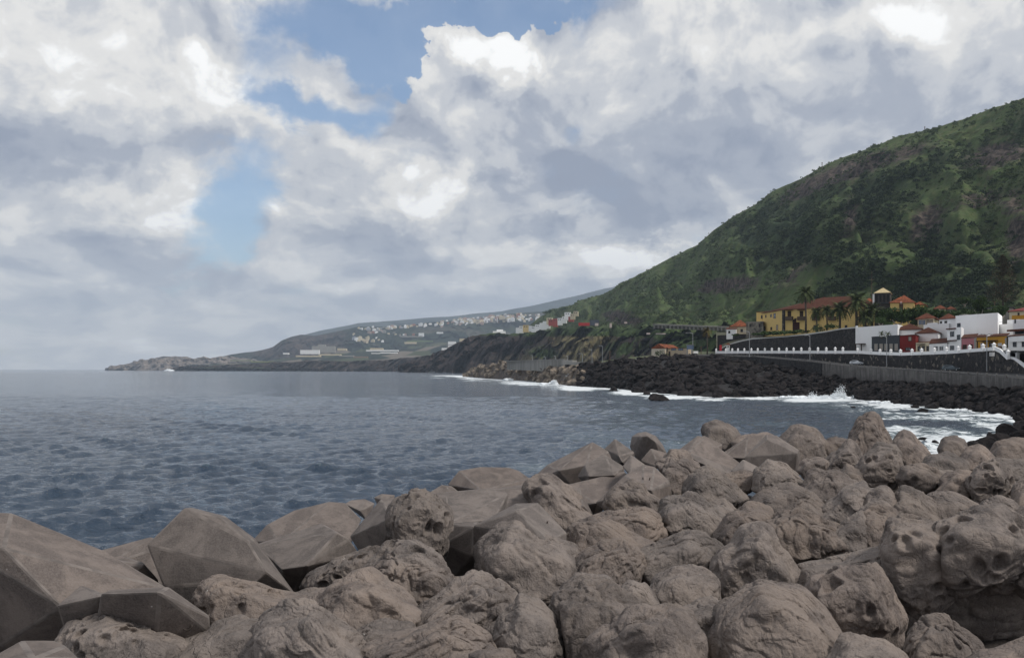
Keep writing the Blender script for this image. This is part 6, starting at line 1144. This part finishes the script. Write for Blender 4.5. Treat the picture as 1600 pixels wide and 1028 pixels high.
lamp(941.5, 567, 541, 540, 'taller street lamp on the quay edge'); lamp(925, 567, 547, 560, 'middle street lamp on the quay edge'); lamp(910, 567, 553, 580, 'shortest street lamp on the quay edge'); lamp(1082.5, 552, 521, 470, 'street lamp left of the lone palm on the promontory', 3.0)
for px, y0, y1, d, lab in ((832, 562, 556, 720, 'first small lamp on the pier'), (852, 562, 558, 690, 'second small lamp on the pier'), (868, 561, 557, 662, 'third small lamp on the pier'), (887, 562, 557, 620, 'small lamp at the root of the pier')): lamp(px, y0, y1, d, lab, 0.8)
for px, y0, y1, d, lab in ((953, 567, 548, 535, 'thin rusty pole on the quay'), (1284.5, 262, 254, 1500, 'thin mast on the skyline of the mountain, lower one'), (1445, 205, 198, 1330, 'thin mast on the skyline of the mountain, upper one'), (1554, 480, 471, 356, 'dark antenna pole above the grey building'), (1095.5, 552, 541, 462, 'short pole left of the lone palm')):
    mb = MB(); H = (y0 - y1) / F * d; mb.tube([(0, 0, -2), (0, 0, H)], d * 0.00035, 5); mb.tube([(-H * .12, 0, H * .9), (H * .12, 0, H * .9)], d * 0.0002, 4); o = obj('mast', mb.me('mast'), mats=[RUST]); o.location = P(px, y0, d); tag(o, lab, 'pole')

# ---- cars
def car(px, py, d, paint, label, yaw, estate=False):
    r = empty('car', P(px, py, d), label, 'car', 'cars on the coast road', rz=yaw)
    prof_ = [(-2.1, 0.35), (-2.12, 0.75), (-2.0, 1.0), (-1.75, 1.38 if estate else 1.2), (-1.2, 1.47), (0.1, 1.46), (0.55, 1.3), (1.05, 0.95), (1.9, 0.8), (2.12, 0.6), (2.12, 0.33)]
    mb = MB(); n = len(prof_); V = [(x, y * (0.80 if z > 1.0 else 1) * 0.86, z) for y in (-1, 1) for x, z in prof_]
    mb.add(V, [tuple(range(n))[::-1], tuple(range(n, 2 * n))] + [(i, (i + 1) % n, n + (i + 1) % n, n + i) for i in range(n)]); obj('body', mb.me('body', bevel=0.05), r, [paint])
    for y in (-1, 1):
        mb = MB(); a = [(-1.62, 0.98), (-1.45, 1.33), (0.1, 1.36), (0.8, 1.0)]
        mb.add([(x, y * (0.875 if z < 1 else 0.745), z) for x, z in a] + [(x, y * 0.6, z) for x, z in a], [(0, 1, 2, 3), (7, 6, 5, 4), (0, 4, 5, 1), (1, 5, 6, 2), (2, 6, 7, 3), (3, 7, 4, 0)]); obj('side_window', mb.me('side_window'), r, [GLASS])
        mb = MB(); mb.box((1.95, y * 0.62 - 0.16, 0.58), (2.15, y * 0.62 + 0.16, 0.74)); obj('headlight', mb.me('headlight'), r, [BULB])
        for x in (-1.3, 1.35):
            mb = MB(); mb.tube([(x, y * 0.72, 0.32), (x, y * 0.9, 0.32)], 0.33, 14); w_ = obj('wheel', mb.me('wheel'), r, [TYRE]); mb = MB(); mb.tube([(x, y * 0.88, 0.32), (x, y * 0.92, 0.32)], 0.19, 10); obj('rim', mb.me('rim'), w_, [METAL])
    mb = MB(); mb.add([(0.58, -0.62, 1.30), (0.58, 0.62, 1.30), (1.06, 0.74, 0.99), (1.06, -0.74, 0.99)], [(0, 1, 2, 3)]); mb.add([(0.53, -0.6, 1.22), (0.53, 0.6, 1.22), (0.98, 0.7, 0.93), (0.98, -0.7, 0.93)], [(3, 2, 1, 0)]); obj('windscreen', mb.me('windscreen'), r, [GLASS])
car(1338.5, 570.0, 325, STEEL, 'silver hatchback driving along the coast road', rad(-28)); car(1486, 579.2, 257, DARKC, 'dark estate car on the coast road nearer the right edge', rad(-30), True)

# ---- palms
PT = mat('palm trunk', (0.055, 0.045, 0.035), (0.10, 0.08, 0.06), 2); PF = [foliage('palm fronds', (0.045, 0.065, 0.026), (0.080, 0.095, 0.038)), foliage('dry palm fronds', (0.11, 0.085, 0.03), (0.09, 0.075, 0.03))]
def frond_me(L, droop, m, seed):
    r = np.random.default_rng(seed); V, Fq = [], []; n = 15; pts = []
    for i in range(n + 1):
        u = i / n; pts.append((L * (u - 0.16 * droop * u * u), 0, L * (0.42 * u - (0.62 + 0.5 * droop) * u * u)))
    for i in range(n):
        p, q_ = Vector(pts[i]), Vector(pts[i + 1]); u = i / n; w = L * 0.27 * math.sin(math.pi * (0.12 + 0.85 * u)) 
        for s_ in (-1, 1):
            k = len(V); tip = q_ + Vector((w * 0.6, s_ * w, -w * r.uniform(0.2, 0.7))); V += [tuple(p), tuple(q_), tuple(tip)]; Fq.append((k, k + 1, k + 2))
    k = len(V)
    me = bpy.data.meshes.new('frond'); me.from_pydata(V, [], Fq); me.materials.append(m); return me
def palm(px, ybot, yc, d, L, label, dry=0, nf=48, group='palms of the town'):
    c = P(px, ybot, d); H = (ybot - yc) / F * d; r = empty('palm_tree', c, label, 'palm tree', group); tr = 0.28 * L / 3.2
    mb = MB(); mb.tube([(0, 0, -0.5), (0.1, 0, H * 0.3), (-0.05, 0, H * 0.7), (0, 0, H - 0.2), (0, 0, H + 0.2)], [tr * 1.3, tr, tr * 0.95, tr * 1.5, tr], 10); obj('trunk', mb.me('trunk', True), r, [PT])
    ms = [frond_me(L, dr, PF[dry], int(px) + k) for k, dr in enumerate((0.1, 0.6, 1.2))]
    for i in range(nf):
        u = i / nf; k = 0 if u < 0.3 else 1 if u < 0.7 else 2; o = bpy.data.objects.new('frond', ms[k]); COL.objects.link(o); o.parent = r; o.location = (0, 0, H)
        o.rotation_euler = (random.uniform(-.15, .15), rad(-62 + 78 * u + random.uniform(-8, 8)), i * 2.399 + random.uniform(-.2, .2)); s_ = random.uniform(0.85, 1.1); o.scale = (s_,) * 3
palm(1259, 518, 459, 396, 4.2, 'tallest palm, standing clear in front of the mansion roof'); palm(1276, 515, 489, 391, 3.3, 'lower palm right of the tallest one'); palm(1292, 514, 486, 388, 3.2, 'slim palm second right of the tallest one'); palm(1312, 512, 484, 382, 4.6, 'bushy palm in the middle of the mansion front')
palm(1338, 511, 473, 377, 5.2, 'big-crowned palm with drooping fronds left of the belfry'); palm(1362, 511, 488, 376, 5.4, 'broad dark palm below the belfry'); palm(1352, 512, 497, 374, 3.6, 'small palm between the two broad ones'); palm(1105, 553, 518, 452, 2.9, 'lone yellowing palm at the left end of the town', 1, 26)
palm(1377.5, 527, 521.5, 318, 1.5, 'tiny palm on the roof of the grey house, left', 0, 14); palm(1387.5, 527, 522, 316, 1.5, 'tiny palm on the roof of the grey house, right', 0, 14)

# ---- trees and shrubs
TG = [foliage('dragon green leaves', (0.022, 0.042, 0.014), (0.050, 0.082, 0.024), 1.5), foliage('bush green leaves', (0.026, 0.050, 0.018), (0.060, 0.090, 0.030), 1.5), foliage('pine brown green', (0.095, 0.075, 0.048), (0.130, 0.100, 0.062), 1.0)]
def tree(px, ybot, d, wpx, hpx, label, m, trunk=0.4, name='tree', cat='tree', group='trees of the town', n=1700, flat=0.6, bark=None):
    wpx *= 1.25
    c = P(px, ybot, d); R_ = wpx / F * d / 2; H = hpx / F * d; r = empty(name, c, label, cat, group); rr = np.random.default_rng(int(px * 7 + ybot)); th = H * trunk
    if trunk > 0:
        mb = MB(); mb.tube([(0, 0, -0.5), (0.1 * R_, 0, th * 0.5), (0, 0, th)], [0.09 * R_ + .08, 0.07 * R_ + .05, 0.05 * R_ + .05], 8)
        for a in range(4): an = a * 1.57 + rr.random(); mb.tube([(0, 0, th * 0.6), (math.cos(an) * R_ * 0.3, math.sin(an) * R_ * 0.3, th * 0.95), (math.cos(an) * R_ * 0.55, math.sin(an) * R_ * 0.55, th + 0.25 * (H - th))], [0.05 * R_ + .04, 0.035 * R_ + .03, 0.02 * R_ + .02], 6)
        obj('trunk', mb.me('trunk', True), r, [bark or PALEW])
    V, Fq = [], []; nb = 11; bl = [(rr.uniform(-.6, .6) * R_, rr.uniform(-.6, .6) * R_, th + (H - th) * rr.uniform(0.25, 0.75), rr.uniform(0.35, 0.6)) for _ in range(nb)]
    for i in range(n):
        bx, by, bz, bs = bl[rr.integers(nb)]; dv = rr.normal(size=3); dv /= np.linalg.norm(dv); dv *= rr.uniform(0.6, 1.0)
        q_ = np.array([bx + dv[0] * bs * R_, by + dv[1] * bs * R_, bz + dv[2] * bs * (H - th) * flat]); a = rr.normal(size=3); a /= np.linalg.norm(a); b_ = np.cross(a, rr.normal(size=3)); b_ /= np.linalg.norm(b_); s_ = rr.uniform(0.25, 0.5) * max(R_ * 0.16, 0.3) * 1.6
        k = len(V); V += [q_ - a * s_, q_ + b_ * s_ * .6, q_ + a * s_, q_ - b_ * s_ * .6]; Fq.append((k, k + 1, k + 2, k + 3))
    me = mesh('crown', V, Fq); me.materials.append(m); obj('crown', me, r)
for (px, yb, d, w, h, k, lab) in ((1386, 512, 372, 26, 30, 0, 'dark round tree at the foot of the belfry'), (1404, 512, 368, 30, 30, 0, 'dark tree with a pale forked trunk, left of the grove'), (1424, 512, 366, 34, 33, 0, 'broad dark tree in the middle of the grove'), (1446, 508, 364, 34, 32, 0, 'tallest dark tree of the grove'), (1472, 506, 362, 34, 22, 1, 'lighter green tree at the right end of the grove'), (1494, 500, 356, 26, 16, 1, 'low bright shrub-like tree above the white upper house'),
        (1512, 500, 352, 22, 17, 1, 'bushy tree behind the big blank block'), (1531, 500, 360, 26, 38, 0, 'tall dark cypress-like tree behind the white blocks'), (1563, 504, 330, 24, 28, 0, 'dense dark tree right of the tall cypress-like one'), (1548, 500, 345, 18, 18, 1, 'small bright tree between the two dark ones'), (1507, 478, 420, 18, 14, 0, 'dark tree in front of the mountain foot'), (1376, 511, 352, 16, 16, 1, 'round shrub below the belfry palm'), (1390, 513, 350, 14, 10, 1, 'low shrub in front of the grove'), (1429, 512, 345, 12, 12, 1, 'yellowish shrub beside the lookout pavilion')):
    tree(px, yb, d, w, h, lab, TG[k], 0.22)
for (px, yb, d, w, h, lab) in ((1212, 524, 420, 40, 7, 'long hedge under the yellow gable'), (1240, 522, 408, 26, 8, 'shrub before the arched gate'), (1258, 522, 398, 14, 6, 'small shrub at the foot of the tallest palm'), (1280, 520, 384, 20, 18, 'leafy shrub hanging over the coping'), (1300, 515, 376, 20, 9, 'dark shrub under the bushy palm'), (1188, 524, 432, 24, 5, 'low shrub strip on the terrace edge'),
        (1030, 559, 468, 12, 13, 'round bush in front of the cream gabled house'), (1040, 558, 466, 10, 7, 'agave-like bush beside the round bush'), (1143, 548, 447, 6, 4, 'weed clump growing over the balustrade'), (1150, 525, 455, 14, 4, 'weeds below the bright orange roof')):
    tree(px, yb, d, w, h, lab, TG[1], 0, 'shrub', 'shrub', 'shrubs of the town', 320, 0.5)
def pine(px, ybot, ytop, d, w, label):
    c = P(px, ybot, d); H = (ybot - ytop) / F * d; r = empty('norfolk_pine', c, label, 'pine tree'); mb = MB(); mb.tube([(0, 0, -1), (0, 0, H)], [0.5, 0.08], 8); obj('trunk', mb.me('trunk', True), r, [PT]); V, Fq = [], []; rr = np.random.default_rng(9)
    for t in np.linspace(0.12, 0.98, 30):
        Rr = w / F * d / 2 * (1 - t) ** 0.7
        for k in range(9):
            a = k * 0.698 + t * 31 + rr.random() * 0.3
            for u in np.linspace(0.15, 1, 14):
                q_ = np.array([math.cos(a) * Rr * u, math.sin(a) * Rr * u, H * t + 0.10 * Rr * u * u - 0.02 * Rr]) + rr.normal(size=3) * 0.12; s_ = 0.55; a2 = rr.normal(size=3); a2[2] *= .3; a2 /= np.linalg.norm(a2); b2 = np.cross(a2, (0, 0, 1)); k_ = len(V); V += [q_ - a2 * s_, q_ + b2 * s_ * .5, q_ + a2 * s_, q_ - b2 * s_ * .5]; Fq.append((k_, k_ + 1, k_ + 2, k_ + 3))
    me = mesh('crown', V, Fq); me.materials.append(TG[2]); obj('crown', me, r)
pine(1567, 480, 398, 430, 66, 'huge brownish Norfolk pine against the mountain near the right edge')
for k in range(26):
    px = random.uniform(840, 930); yb = float(np.interp(px, [840, 870, 900, 930], [492, 485, 479, 466])) + 1.5
    tree(px, yb, 2550, random.uniform(5, 9), random.uniform(4, 7), 'small dark tree on the ridge above the village', TG[0], 0, 'ridge_tree', 'tree', 'trees on the ridge above the village', 120, 0.7)
